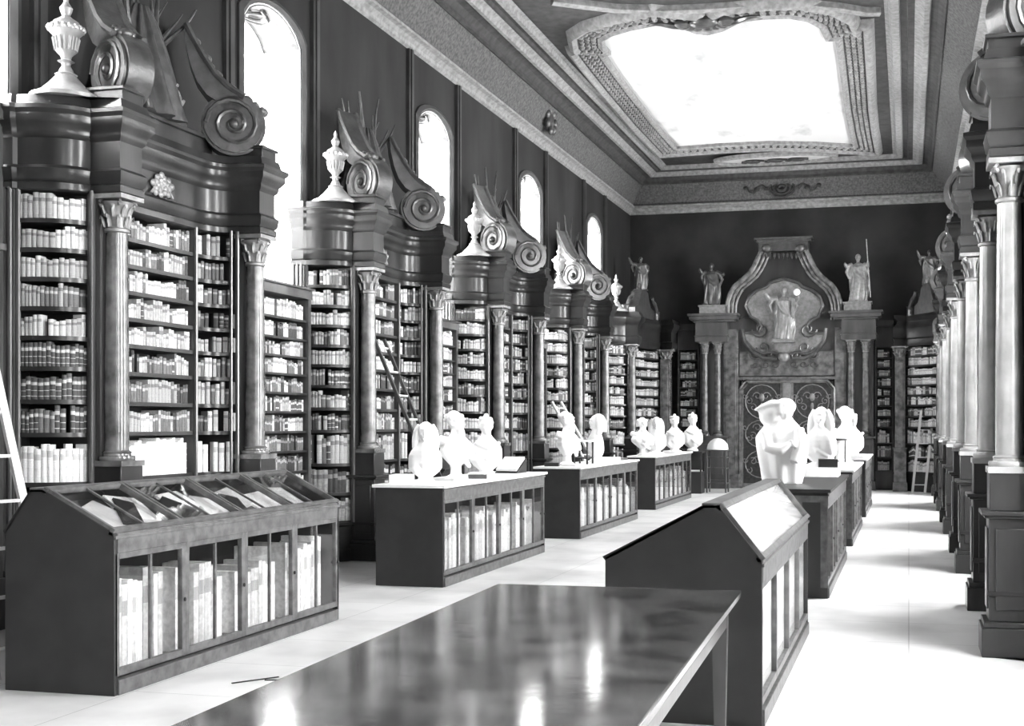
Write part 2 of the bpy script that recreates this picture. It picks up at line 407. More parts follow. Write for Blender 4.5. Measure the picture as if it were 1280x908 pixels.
# crescent panel at the far end of the ceiling
op = empty('small_ceiling_painting', (-3.1, 28.7, ZP - .06)); tag(op, 'small white crescent-shaped ceiling panel between the big painting and the end wall', 'ceiling painting')
ov = [(1.38 * math.cos(2 * PI * i / 40), .42 * math.sin(2 * PI * i / 40)) for i in range(40)]
m = MB(); m.prism(ov, lambda a, b, d: (a, b, d), 0, .03); m.build('canvas', CANVAS, op, smooth=False)
m = MB(); r = [[(a * k + (.0 if k == 1 else 0), b * k2, z) for a, b in ov] for k, k2, z in ((1, 1, 0), (1, 1, -.05), (1.03, 1.12, -.07), (1.07, 1.28, -.04), (1.08, 1.3, .03))]
m.loft([q + [q[0]] for q in r], closed=False, caps=False); m.build('moulding', STUCL, op)
m = MB()
for q in (-.55, 0, .5): m.ell((q, .1, -.03), (.22, .1, .05)); m.tube([(q + t * .09, .1 + .1 * math.sin(t * 2), -.04) for t in range(-3, 4)], .03, 6)
m.build('foliage_ornament', STUCD, op)
# rosette on the cove above the end wall
m = MB()
for r_, t_ in ((.30, .03), (.2, .035), (.09, .05)): m.tube([(r_ * math.cos(a * PI / 12), 0, r_ * .8 * math.sin(a * PI / 12)) for a in range(24)], t_, 6, closed=True)
for q in (-1, 1):
    m.tube([(q * (.4 + .1 * t), 0, .12 * math.sin(t * 1.4)) for t in range(6)], [.045 - .006 * t for t in range(6)], 6)
    m.ell((q * .62, 0, 0), (.07, .03, .07)); m.ell((q * .9, 0, .05), (.06, .03, .06))
o = m.build('cove_rosette', STUCD); o.location = (-3.05, YB - .25, 7.42); o.rotation_euler = (math.radians(-18), 0, 0)
tag(o, 'dark carved rosette with leaf sprays on the cove above the end wall', 'ceiling ornament')
# dark bosses on the side coves
for X_, sx in ((XL + .22, 1),):
    m = MB(); m.ell((0, 0, 0), (.09, .22, .2)); 
    for i in range(7): a = i * .9; m.ell((.05, .24 * math.cos(a), .2 * math.sin(a)), (.06, .09, .09))
    o = m.build('cove_boss', GILTD); o.location = (X_, 22.1, 7.42); tag(o, 'dark carved leaf boss halfway along the left ceiling cove', 'ceiling ornament')

# ================================================================ BOOKCASES
SH = [.47, .80, 1.14, 1.53, 1.79, 2.05, 2.29, 2.52, 2.75, 2.98, 3.21]
TOPO = 3.43
def bay_end():     # convex near end, (u, v)
    return [(-.42, .15)] + [(-.1 - .32 * math.cos(t), .17 + .45 * math.sin(t)) for t in [PI / 2 * i / 7 for i in range(8)]]
def niche(a=.17, b=1.93):
    A = [(a + .0 + (.33) * math.sin(0) + .33 * (1 - math.cos(t)), .66 - .24 * math.sin(t)) for t in [PI / 2 * i / 6 for i in range(7)]]
    return A + [(2.1 - u, v) for u, v in reversed(A)]
def full_path():
    near = [(-.45, 0), (-.45, .15)] + bay_end()[1:] + [(-.14, .62), (-.14, .88), (.14, .88)]
    P = near + niche() + [(2.1 - u, v) for u, v in reversed(near)]
    out = [P[0]]
    for p in P[1:]:
        if math.hypot(p[0] - out[-1][0], p[1] - out[-1][1]) > .012: out.append(p)
    return out
FP = full_path()
def stack(path, prof, closed_floor=True):
    m = MB(); rings = []
    for d, z in prof:
        q = offset(path, d); q[0] = (q[0][0], 0.0) if path[0][1] == 0 else q[0]; q[-1] = (q[-1][0], 0.0) if path[-1][1] == 0 else q[-1]
        rings.append([(v, u, z) for u, v in q])
    m.loft(rings); return m
ENT = [(0, 3.43), (.015, 3.44), (.015, 3.49), (0, 3.50), (.02, 3.52), (.03, 3.58), (.035, 3.60), (0, 3.63), (0, 3.84), (.02, 3.86), (.03, 3.89), (.03, 3.91), (.06, 3.95), (.075, 3.97), (.075, 4.02), (.10, 4.05), (.10, 4.08), (.05, 4.10), (.03, 4.17)]
def capital(m, x, y, z0, z1, r):
    h = z1 - z0
    m.lathe([(r * .95, 0), (r * 1.15, .01), (r * 1.15, .03), (r * .95, .04), (r * .95, h * .3), (r * 1.1, h * .6), (r * 1.5, h * .82), (r * 1.3, h * .84)], (x, y, z0), 16)
    for tier, zz, rr in ((0, .15, 1.0), (1, .42, 1.08)):
        for i in range(8):
            a = PI / 4 * i + tier * PI / 8; c, s_ = math.cos(a), math.sin(a)
            pts = [(x + r * k * rr * c, y + r * k * rr * s_, z0 + h * (zz + t)) for k, t in ((1.0, 0), (1.12, .14), (1.28, .26), (1.5, .3), (1.52, .22))]
            m.tube(pts, [r * .26, r * .3, r * .24, r * .17, r * .08], 6, .5)
    for i in range(4):
        a = PI / 4 + PI / 2 * i; c, s_ = math.cos(a), math.sin(a)
        q = [(x + c * (r * 1.45 + r * .34 * math.cos(t) * (1 - t / 9)), y + s_ * (r * 1.45 + r * .34 * math.cos(t) * (1 - t / 9)), z0 + h * .78 + r * .34 * math.sin(t) * (1 - t / 9)) for t in [j * .8 for j in range(9)]]
        m.tube(q, r * .16, 6)
    ab = r * 1.75; m.box(x - ab, x + ab, y - ab, y + ab, z1 - h * .12, z1)
def column(e, x, y, r=.095, z0=1.27, z1=3.13, z2=3.43, ped=True):
    h = z1 - z0
    m = MB(); m.lathe([(r * .98, .1), (r, h * .33), (r * .86, h)], (x, y, z0), 24); m.build('column_shaft', MARB, e)
    m = MB(); m.box(x - .15, x + .15, y - .15, y + .15, z0 - .01, z0 + .035)
    m.lathe([(r * 1.45, .035), (r * 1.5, .05), (r * 1.45, .07), (r * 1.15, .075), (r * 1.12, .09), (r * 1.2, .1), (r * 1.0, .115)], (x, y, z0), 24); m.build('column_base', MARB, e)
    m = MB(); capital(m, x, y, z1, z2, r * .88); m.build('capital', GILT, e)
    if ped:
        m = MB(); q = .145
        for a, z_0, z_1 in ((q + .05, 0, .2), (q + .035, .2, .24), (q, .24, .95), (q + .03, .95, .97), (q + .05, .97, 1.0), (q - .005, 1.0, z0 - .01)): m.box(x - a, x + a, y - a, y + a, z_0, z_1)
        m.box(x + q, x + q + .012, y - .10, y + .10, .32, .88); m.box(x - .10, x + .10, y - q - .012, y - q, .32, .88); m.box(x - .10, x + .10, y + q, y + q + .012, .32, .88)
        m.build('pedestal', WOOD, e, bevel=.006)
def scroll(e, cu, sgn, ang):
    """broken-pediment volute: disc over a column, ramp rising towards the middle. ang turns its plane"""
    m = MB(); th = .13; R = .27; zc = 4.47
    ca, sa = math.cos(ang), math.sin(ang)
    def T(a, b, d): return ((.60 if sgn < 0 else .70) - a * sa + d * ca, cu + sgn * (.14 + a * ca + d * sa), b + zc)
    disc = [(R * math.cos(2 * PI * i / 28), R * math.sin(2 * PI * i / 28)) for i in range(28)]
    m.prism(disc, T, -th, th)
    m.prism([(a * 1.1, b * 1.1) for a, b in disc], T, -th + .03, th - .03)
    for sd in (-1, 1):
        pts = [T(R * .93 * (1 - t / 15.5) * math.cos(t), R * .93 * (1 - t / 15.5) * math.sin(t), sd * th) for t in [i * .45 for i in range(32)]]
        m.tube(pts, .022, 6)
        m.ell(T(0, 0, sd * th), .05)
    lo = [(.14, .2), (.24, .26), (.33, .38), (.39, .54), (.43, .72), (.45, .90)]
    up = [(.43, .92), (.36, .78), (.27, .62), (.16, .46), (.04, .35), (-.1, .27)]
    m.prism(lo + up + [(0, 0)], T, -th, th)
    m.tube([T(a, b, th) for a, b in up], .03, 6); m.tube([T(a, b, -th) for a, b in up], .03, 6)
    o = m.build('pediment_scroll', GILTD, e)
    m = MB()
    cr = [(-.26, .16), (-.2, .22), (-.12, .26), (-.04, .31), (.03, .36), (.10, .42), (.16, .48), (.21, .56), (.26, .63), (.31, .70), (.36, .78)]
    for i, (a, b) in enumerate(cr if sgn < 0 else cr[3:5]):
        s_ = (.05, .034)[i % 2]; m.ell(T(a, b, 0), (s_ * 1.3, s_ * 1.3, s_)); m.ell(T(a, b, .05), s_ * .9, None, 8, 5); m.ell(T(a, b, -.05), s_ * .9, None, 8, 5)
    m.build('leaf_crockets', GILTD, o)
def make_urn():
    m = MB()
    prof = [(.27, 0), (.27, .03), (.24, .045), (.19, .075), (.145, .12), (.1, .17), (.075, .2), (.085, .21), (.06, .225), (.05, .25), (.032, .28), (.036, .30), (.065, .315), (.035, .33), (.045, .36), (.075, .39), (.085, .45), (.1, .52), (.125, .545), (.135, .57), (.13, .59), (.11, .6), (.095, .63), (.05, .66), (.03, .68), (.042, .71), (.05, .74), (.03, .77), (.018, .79), (.022, .82), (0, .87)]
    a = MB(); a.lathe(prof[:9], n=28); b = MB(); b.lathe(prof[8:], n=28)
    for i in range(18):
        t = 2 * PI * i / 18; b.ell((.13 * math.cos(t), .13 * math.sin(t), .575), (.02, .02, .022), None, 6, 4)
        b.tube([(.08 * math.cos(t), .08 * math.sin(t), .4), (.1 * math.cos(t), .1 * math.sin(t), .5)], .008, 4)
    e = empty('urn'); b.build('urn_body', URN, e); a.build('bell_foot', URN, e); return e
def make_crest():
    """carved drapery trophy with upright spikes"""
    e = empty('carved_crest'); m = MB(); rings = []
    for j in range(9):
        t = j / 8.0; r = .40 * (1 - t) ** .8 + .09; z = t * 1.0
        rings.append([(.62 * r * math.cos(a) * (1 + .15 * math.cos(13 * a + 3 * t)), r * math.sin(a) * (1 + .15 * math.cos(13 * a + 3 * t) + .1 * math.cos(3 * a + 4 * t)), z) for a in [2 * PI * i / 130 for i in range(130)]])
    m.loft(rings); m.build('drapery', GILTD, e)
    m = MB(); rr = random.Random(3)
    for i in range(11):
        a = (i - 5) * .16; L = .75 + rr.random() * .4
        m.tube([(.05 * math.cos(i * 2), .10 * math.sin(a * 3) + t * L * math.sin(a) * .9 + .05 * math.sin(t * 5 + i), .45 + t * L * math.cos(a)) for t in [k / 6.0 for k in range(7)]], [.035 * (1 - k / 7.5) for k in range(7)], 6)
    m.build('palm_spikes', GILTD, e)
    m = MB()
    for i in range(10):
        q = -1 if i % 2 else 1
        m.tube([(.16, q * (.1 + .03 * i + .09 * math.cos(t + i)), .08 + .05 * (i // 2) + .09 * math.sin(t + i)) for t in [k * .6 for k in range(8)]], .018, 5)
    m.build('scroll_leaves', GILT, e)
    return e
DECK = []
LITMARB = mat('column marble lightened as if lit', .27, .25, .5, .15, 5.0, .04, 50, coat=.4)  # lighter copy of the column marble, window light put into its colour
def make_bookcase():
    e = empty('bookcase')
    # plinth
    stack(FP, [(.03, 0), (.03, .12), (.02, .14), (0, .15), (0, .40), (.02, .42), (.02, .45), (0, .45)]).build('plinth', WOODD, e)
    stack(FP, ENT).build('entablature', WOOD, e)
    ma = MB(); ma.box(0, .40, .18, 1.92, 4.17, 4.32); ma.box(.0, .43, .15, 1.95, 4.32, 4.36)
    for u in (0, 2.1): ma.box(.58, .90, u - .13, u + .13, 4.15, 4.28); ma.box(.56, .92, u - .15, u + .15, 4.25, 4.28)
    ma.build('attic_block', WOOD, e, bevel=.006)
    m = MB(); m.box(0, .02, -.44, 2.54, .45, 3.45); m.build('back_panel', WOODD, e)
    for u in (0, 2.1):
        m = MB(); m.box(0, .60, u - .11, u + .11, .45, 3.45); m.box(.6, .66, u - .13, u - .09, .45, 3.45); m.box(.6, .66, u + .09, u + .13, .45, 3.45); m.build('pier', WOOD, e)
    for s_ in (0, 1):
        def U(u): return u if not s_ else 2.1 - u
        m = MB(); m.box(0, .16, U(-.45), U(-.40), .45, 3.45)
        for q in (.03, .08, .13): m.lathe([(.016, 0), (.016, 3.0)], (q, U(-.455), .45), 8)
        m.lathe([(.022, 0), (.022, 3.0)], (.17, U(-.415), .45), 8); m.build('fluted_pilaster', WOODM, e)
        m = MB(); m.box(.60, .65, U(-.16), U(-.12), .45, 3.45); m.lathe([(.016, 0), (.016, 3.0)], (.64, U(-.165), .45), 8); m.build('bay_post', WOODM, e)
        m = MB(); m.box(.02, .42, U(.50) - .015, U(.50) + .015, .45, 3.45); m.lathe([(.02, 0), (.02, 3.0)], (.425, U(.5), .45), 8); m.build('divider', WOODM, e)
        m = MB(); m.lathe([(.018, 0), (.018, 3.0)], (.67, U(.185), .45), 8); m.lathe([(.014, 0), (.014, 3.0)], (.63, U(.23), .45), 8); m.build('bay_post', WOODM, e)
    endp = bay_end()
    for z in SH:
        m = MB(); m.mi = 0
        for s_ in (0, 1):
            q = [(u if not s_ else 2.1 - u, v - .01) for u, v in endp]
            poly = q + [(q[-1][0], .02), (q[0][0], .02)]
            m.prism(poly, lambda a, b, d: (b, a, d), z - .035, z)
        nn = [(u, v - .01) for u, v in niche(.14, 1.96)]
        m.prism(nn + [(nn[-1][0], .02), (nn[0][0], .02)], lambda a, b, d: (b, a, d), z - .035, z)
        m.build('shelf', WOOD, e)
    for u in (0, 2.1): column(e, .75, u)
    scroll(e, 0, 1, math.radians(64)); scroll(e, 2.1, -1, math.radians(58))
    # pale carved mask on the frieze
    m = MB()
    for i in range(22):
        a = i * 2.4; r = .013 * i ** .6 * 1.5
        m.ell((.44, 1.05 + r * math.cos(a) * 1.2, 3.735 + r * math.sin(a) * .8), (.022, .036, .034), None, 8, 5)
    for q in (-1, 1): m.tube([(.44, 1.05 + q * (.08 + .02 * t), 3.70 - .012 * t + .01 * math.sin(t)) for t in range(5)], .014, 5)
    m.build('frieze_mask', GILT, e)
    return e

proto = make_bookcase()
WHERE = ['nearest', 'second', 'third', 'fourth']
LY = [8.45 + 4.62 * k for k in range(4)]
RY = [8.75 + 4.72 * k for k in range(4)]
cache(proto)
urn0 = make_urn(); cache(urn0); crest0 = make_crest(); cache(crest0)
first = {'b': proto, 'u': urn0, 'c': crest0}; used = set()
def lit_columns(o):
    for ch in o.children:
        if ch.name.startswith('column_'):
            ch.material_slots[0].link = 'OBJECT'; ch.material_slots[0].material = LITMARB
def inst(key, loc, rz=0):
    o = first[key]
    if key in used: o = copy_tree(first[key])
    used.add(key); o.location = loc; o.rotation_euler = (0, 0, rz); return o
for k, y in enumerate(LY):
    side = ['nearest on the left wall', 'second on the left wall', 'third on the left wall', 'fourth on the left wall'][k]
    tag(inst('b', (XL, y, 0)), 'dark wooden bookcase between two columns, %s' % side, 'bookcase', 'columned bookcases')
    tag(inst('u', (XL + .42, y - .18, 4.17)), 'pale lidded urn on the bookcase %s' % side, 'urn', 'urns on the bookcases')
    tag(inst('c', (XL + .22, y + 1.05, 4.36)), 'dark crest of drapery and spikes, bookcase %s' % side, 'carving', 'carved crests')
for k, y in enumerate(RY):
    side = ['nearest on the right wall', 'second on the right wall', 'third on the right wall', 'fourth on the right wall'][k]
    rb = inst('b', (XR, y + 2.1, 0), PI); lit_columns(rb)
    tag(rb, 'dark wooden bookcase behind columns lightened as if lit, %s' % side, 'bookcase', 'columned bookcases')
    tag(inst('u', (XR - .42, y - .18, 4.17)), 'lidded urn on the bookcase %s' % side, 'urn', 'urns on the bookcases')
    tag(inst('c', (XR - .22, y + 1.05, 4.36), PI), 'carved crest atop the bookcase %s' % side, 'carving', 'carved crests')

# fluted panelling on the wall before the nearest bookcase
m = MB(); ya, yb = LY[0] - 1.9, LY[0] - .47
m.box(XL, XL + .08, ya, yb, 0, 4.0); m.box(XL, XL + .11, ya, yb, 0, .4); m.box(XL, XL + .13, ya, yb, 3.96, 4.08)
yy = ya + .06
while yy < yb - .04: m.lathe([(.022, 0), (.022, 3.5)], (XL + .085, yy, .42), 8); yy += .085
m.box(XL, XL + .115, ya, yb, 2.95, 3.0)
struct(m.build('trim_30', WOODM))
# low bookcases under the left windows
LSH = [.30, .55, .82, 1.07, 1.30, 1.52, 1.74, 1.95, 2.16, 2.36, 2.56, 2.78]
def low_case():
    e = empty('low_bookcase'); hw = .82
    m = MB(); m.box(0, .02, -hw, hw, .2, 3.1); m.build('back_panel', WOODD, e)
    m = MB(); m.box(0, .28, -hw, hw, 0, .27); m.build('plinth', WOODD, e)
    m = MB(); m.box(0, .29, -hw, hw, 3.02, 3.12); m.box(0, .33, -hw, hw, 3.12, 3.145); m.build('cornice', WOODM, e, bevel=.005)
    for y in (-hw, hw - .06): m = MB(); m.box(0, .27, y, y + .06, .27, 3.02); m.build('side_post', WOODM, e)
    for z in LSH: m = MB(); m.box(.02, .25, -hw + .06, hw - .06, z - .025, z); m.build('shelf', WOOD, e)
    return e
lc = low_case(); cache(lc); LCY = [y + 3.31 for y in LY]
for k, y in enumerate(LCY[:3]):
    o = lc if k == 0 else copy_tree(lc); o.location = (XL, y, 0)
    tag(o, 'low dark bookcase under %s' % ['the nearest tall window on the left', 'the second arched window on the left', 'the third arched window on the left', 'the window at the left edge'][k], 'bookcase', 'low bookcases under the windows')

# ---------------------------------------------------------------- corner bookcases (ends of the hall)
def corner_case(x0, y0, x1, y1, label, label2):
    """diagonal bay from a side column (x0,y0) to a square pillar (x1,y1)"""
    e = empty('corner_bookcase', (0, 0, 0)); tag(e, label, 'bookcase', 'corner bookcases')
    s_ = 1 if x1 > x0 else -1; wall = XL if s_ > 0 else XR
    p0 = Vector((x0 - s_ * .1, y0 + .12)); p1 = Vector((x1 - s_ * .13, y1)); d = (p1 - p0); mid = (p0 + p1) / 2; nrm = Vector((-s_ * d.y, s_ * d.x)).normalized()
    if s_ < 0: nrm = Vector((d.y, -d.x)).normalized() * 1
    # inward direction = away from the hall centre
    if (mid + nrm).y < mid.y: nrm = -nrm
    face = [tuple(p0 + d * t + nrm * .22 * math.sin(PI * t)) for t in [i / 8.0 for i in range(9)]]
    near = [(x0 - s_ * .64, y0 - .42), (x0 - s_ * .56, y0 - .42), (x0 - s_ * .40, y0 - .38), (x0 - s_ * .24, y0 - .26), (x0 - s_ * .13, y0 - .13)]
    pp = [(wall, y0 - .42)] + near + [(x0 + s_ * .17, y0 - .15), (x0 + s_ * .17, y0 + .12)] + face + [(x1 + s_ * .17, y1 - .17), (x1 + s_ * .17, YB), (wall, YB)]
    def lay(prof, path=pp):
        m = MB(); n = len(path); rr = []
        for dd, z in prof:
            q = offset(path, -s_ * -dd if s_ < 0 else -dd, True)
            rr.append([(x, y, z) for x, y in q])
        m.loft(rr); return m
    lay([(0, 3.43), (.03, 3.5), (.03, 3.6), (0, 3.63), (0, 3.84), (.03, 3.9), (.09, 3.97), (.1, 4.04), (.05, 4.1), (.03, 4.17)]).build('entablature', WOOD, e)
    lay([(.02, 0), (.02, .4), (0, .45)]).build('plinth', WOODD, e)
    for z in SH:
        m = MB()
        m.prism(near[0:] + [(near[-1][0], y0 + .05), (near[0][0], y0 + .05)], lambda a, b, c: (a, b, c), z - .035, z)
        m.prism(face + [tuple(p1 + nrm * .5), tuple(p0 + nrm * .5)], lambda a, b, c: (a, b, c), z - .035, z)
        m.build('shelf', WOOD, e)
    m = MB(); a = p0 + nrm * .48; b = p1 + nrm * .48; m.bar((a.x, a.y, 1.95), (b.x, b.y, 1.95), 3.0, .03, (0, 0, 1))
    m = MB(); v = [(a.x, a.y, .45), (b.x, b.y, .45), (b.x, b.y, 3.45), (a.x, a.y, 3.45)]; m.add(v + [(p[0] + nrm.x * .03, p[1] + nrm.y * .03, p[2]) for p in v], [(0, 1, 2, 3), (7, 6, 5, 4), (0, 4, 5, 1), (3, 2, 6, 7), (1, 5, 6, 2), (0, 3, 7, 4)])
    m.box(min(wall, near[0][0]), max(wall, near[0][0]), y0 - .42, y0 - .36, .45, 3.45); m.box(x0 - s_ * .62, x0 - s_ * .12, y0 + .06, y0 + .1, .45, 3.45); m.build('back_panel', WOODD, e)
    column(e, x0, y0)
    m = MB()
    for q, z0, z1 in ((.17, 0, .22), (.145, .22, 1.0), (.17, 1.0, 1.04), (.12, 1.04, 3.2)): m.box(x1 - q, x1 + q, y1 - q, y1 + q, z0, z1)
    m.box(x1 - .07, x1 + .07, y1 - .135, y1 - .12, 1.15, 3.05); m.build('square_pillar', MARB, e, bevel=.006)
    m = MB(); capital(m, x1, y1, 3.17, 3.43, .11); m.build('capital', GILT, e)
    # curled gable over the diagonal bay
    g = MB(); up = Vector((0, 0, 1)); L = d.length
    dn = d.normalized()
    def T(a, b, c): q = mid + dn * a * L / 2 + nrm * (.12 + c); return (q.x, q.y, 4.15 + b)
    g.prism([(-.6, 0), (.6, 0), (.58, .2), (.4, .27), (.3, .42), (.22, .6), (.1, .66), (-.1, .66), (-.22, .6), (-.3, .42), (-.4, .27), (-.58, .2)], T, -.1, .15)
    for q in (-1, 1): g.tube([T(q * (.98 - .4 * t), .08 + .34 * math.sin(t * 2.2) if t < .8 else .42 + (t - .8) * .6, -.05) for t in [i / 9.0 for i in range(10)]], .05, 8); g.lathe([(.1, 0), (.1, .2), (.12, .22), (0, .24)], T(q * .95, 0, 0), 12)
    g.ell(T(0, .75, 0), (.12, .12, .13))
    g.build('curled_gable', GILTD, e)
    e['gable_xy'] = (mid.x + nrm.x * .12, mid.y + nrm.y * .12)
    return e, p0, p1, nrm, face, near
YC = 26.93
cL = corner_case(-6.2, YC, -5.86, 29.2, 'corner bookcase with curled gable at the left end of the end wall', '')
cR = corner_case(.68, 27.6, -.2, 29.2, 'corner bookcase with curled gable at the right end of the end wall', '')
tag(inst('u', (XL + .42, YC - .18, 4.17)), 'pale lidded urn beside the curled gable in the far left corner', 'urn', 'urns on the bookcases')

# ================================================================ END WALL: portal, doors, gable, statues
YW = 29.72
portal = empty('carved_portal', (-2.96, YW, 0)); tag(portal, 'carved wooden portal with paired columns and a curved gable on the end wall', 'portal')
def PX(px, py, Y=YW): x, z = at(px, py, Y); return (x + 2.96, z)
def pr(m, pts, y0, y1): m.prism(pts, lambda a, b, d: (a, d, b), y0, y1)
xl0, xl1 = PX(875, 500)[0], PX(925, 500)[0]; xr0, xr1 = PX(1043, 500)[0], PX(1092, 500)[0]
zt = PX(983, 475)[1]
m = MB()   # wall of wood around the doors
m.box(xl0, xl1, 0, YB - YW, 0, 4.2); m.box(xr0, xr1, 0, YB - YW, 0, 4.2); m.box(xl1, xr0, .02, YB - YW, zt + .1, 4.3)
m.build('portal_ground', WOODM, portal)
for a, b, lab in ((905, 923, 0), (1044, 1058, 1)):
    m = MB(); x0 = PX(a, 500)[0]; x1 = PX(b, 500)[0]; m.box(x0, x1, -.10, 0, 0, 3.95); m.box(x0 - .04, x1 + .04, -.14, 0, 0, .35); m.box(x0 + .05, x1 - .05, -.115, -.1, .5, 3.2); m.build('pilaster', MARB, portal, bevel=.008)
for px in (881, 897, 1064, 1082):
    x = PX(px, 500, YW - .2)[0]; r = .085
    m = MB(); m.lathe([(r, 0), (r, .6), (r * .85, 1.95)], (x, -.2, 1.42), 20); m.build('column_shaft', MARB, portal)
    m = MB(); m.lathe([(r * 1.6, 0), (r * 1.6, .04), (r * 1.2, .06), (r * 1.4, .09), (r, .12)], (x, -.2, 1.3), 20); m.build('column_base', MARB, portal)
    m = MB(); capital(m, x, -.2, 3.33, 3.63, r * .85); m.build('capital', GILT, portal)
for a, b in ((874, 912), (1052, 1093)):
    x0 = PX(a, 500)[0]; x1 = PX(b, 500)[0]; m = MB()
    for q, z0, z1 in ((.04, 0, .22), (0, .22, 1.24), (.05, 1.24, 1.3)): m.box(x0 - q, x1 + q, -.36 - q, 0, z0, z1)
    m.box(x0 + .12, x1 - .12, -.375, -.36, .35, 1.1); m.build('pedestal', WOODM, portal, bevel=.008)
    m = MB()
    for q, z0, z1 in ((0, 3.63, 3.76), (.02, 3.76, 3.79), (-.01, 3.79, 4.12), (.05, 4.12, 4.17), (.12, 4.17, 4.26), (.16, 4.26, 4.32)): m.box(x0 - q - (.05 if a < 900 else .12 * (z0 > 4.1)), x1 + q + (.12 * (z0 > 4.1) if a < 900 else .05), -.36 - q, 0, z0, z1)
    m.build('entablature', WOODM, portal, bevel=.006)
    m = MB(); xc = (x0 + x1) / 2; m.box(xc - .32, xc + .32, -.36, -.02, 4.32, 4.50); m.box(xc - .35, xc + .35, -.38, 0, 4.50, 4.54); m.build('statue_plinth', GILT, portal, bevel=.006)
def Q(x, y, Y=YW): return PX(860 + x / 5.046, 290 + y / 5.046, Y)
gl = [(262, 540), (255, 510), (258, 450), (272, 400), (300, 350), (350, 308), (392, 270), (420, 230), (440, 190), (455, 155), (470, 125), (478, 95)]
gr = [(1218 - x, y) for x, y in gl]
outer = [Q(x, y) for x, y in gl + gr[::-1]]
m = MB(); pr(m, outer, -.06, .2); m.build('gable_ground', WOOD, portal)
for side in (gl, gr):
    pts = [Q(x, y) for x, y in side]
    m = MB()
    for off, rad, yy in ((0, .07, -.16), (.10, .05, -.12), (.19, .035, -.10)):
        sx = 1 if side is gl else -1
        m.tube([(x + sx * off, yy, z - off * .35) for x, z in pts], rad, 10)
    m.build('gable_moulding', MARB, portal)
m = MB()
x0 = Q(455, 100)[0]; x1 = Q(765, 100)[0]
for q, za, zb in ((0, 150, 95), (.05, 95, 80), (.1, 80, 68)): m.box(x0 - q, x1 + q, -.3 - q, .1, Q(0, za)[1], Q(0, zb)[1])
for x in (505, 715):
    a = Q(x, 115); m.ell((a[0], -.34, a[1]), (.13, .1, .11))
for i in range(9): a = Q(500 + i * 27, 165); m.tube([(a[0], -.28, a[1] + .06), (a[0], -.3, a[1]), (a[0], -.26, a[1] - .06)], [.04, .035, .01], 6)
m.build('gable_crown', GILTD, portal)
# medallion with scrolled lobes
med = [(500, 350), (440, 372), (390, 410), (368, 470), (400, 540), (440, 560), (470, 600), (450, 640), (400, 640), (350, 640), (365, 690), (410, 740), (470, 770), (540, 760), (610, 790)]
mr = [(1222 - x, y) for x, y in med[::-1]][1:]
mc = med + mr + [(700, 325), (610, 300), (520, 325)]
m = MB(); pr(m, [Q(x, y) for x, y in mc], -.10, -.05); m.build('medallion_ground', GILT, portal)
m = MB(); p3 = [(*Q(x, y),) for x, y in mc]; m.tube([(x, -.12, z) for x, z in p3], .04, 8, closed=True)
for q in (-1, 1):
    for cx_, cy_, R_ in ((460, 620, 55), (480, 730, 45), (430, 770, 40), (540, 780, 30)):
        X_ = cx_ if q < 0 else 1220 - cx_
        m.tube([(Q(X_ + q * R_ * (1 - t / 10) * math.cos(t), cy_)[0], -.13, Q(X_, cy_ + R_ * (1 - t / 10) * math.sin(t))[1]) for t in [i * .5 for i in range(18)]], .022, 6)
    pts = [(345, 620), (360, 700), (410, 760), (480, 800), (560, 800)]
    m.tube([(Q(x if q < 0 else 1220 - x, y)[0], -.12, Q(x, y)[1]) for x, y in pts], .05, 8)
m.build('medallion_scrolls', GILTD, portal)
m = MB(); a = Q(540, 690); b = Q(680, 760)
m.box(a[0], b[0], -.42, -.08, a[1] - .06, a[1]); pr(m, [Q(550, 705), Q(670, 705), Q(640, 765), Q(580, 765)], -.32, -.08); m.ell((Q(610, 790)[0], -.2, Q(610, 790)[1]), (.14, .1, .13)); m.build('statue_bracket', GILT, portal)
m = MB()   # engraved scroll panel over the doors
x0 = PX(925, 470)[0]; x1 = PX(1043, 470)[0]; m.box(x0, x1, -.05, .05, PX(983, 470)[1], PX(983, 440)[1])
m.build('over_door_panel', MARB, portal)
m = MB()
for q in (-1, 1):
    for j in range(3):
        cx_ = 610 + q * (60 + j * 62)
        m.tube([(Q(cx_ + q * 30 * (1 - t / 10) * math.cos(t), 0)[0], -.06, Q(0, 845 + 22 * (1 - t / 10) * math.sin(t))[1]) for t in [i * .5 for i in range(16)]], .014, 5)
m.build('scroll_relief', GILTD, portal)
m = MB(); zf = zt
fr = [(-1.20, 0), (-1.20, zf - .22), (-1.02, zf - .02), (1.02, zf - .02), (1.20, zf - .22), (1.20, 0)]
dxc = (PX(925, 500)[0] + PX(1043, 500)[0]) / 2; sc_ = (PX(1043, 500)[0] - PX(925, 500)[0]) / 2.4
fr = [(dxc + a * sc_, b) for a, b in fr]
m.tube([(a, -.06, b) for a, b in fr], .045, 8); m.tube([(a * .96 + dxc * .04, -.04, b * .985) for a, b in fr], .025, 8)
m.box(fr[0][0] - .05, fr[-1][0] + .05, -.14, 0, zt, zt + .07); m.build('door_frame', MARB, portal)
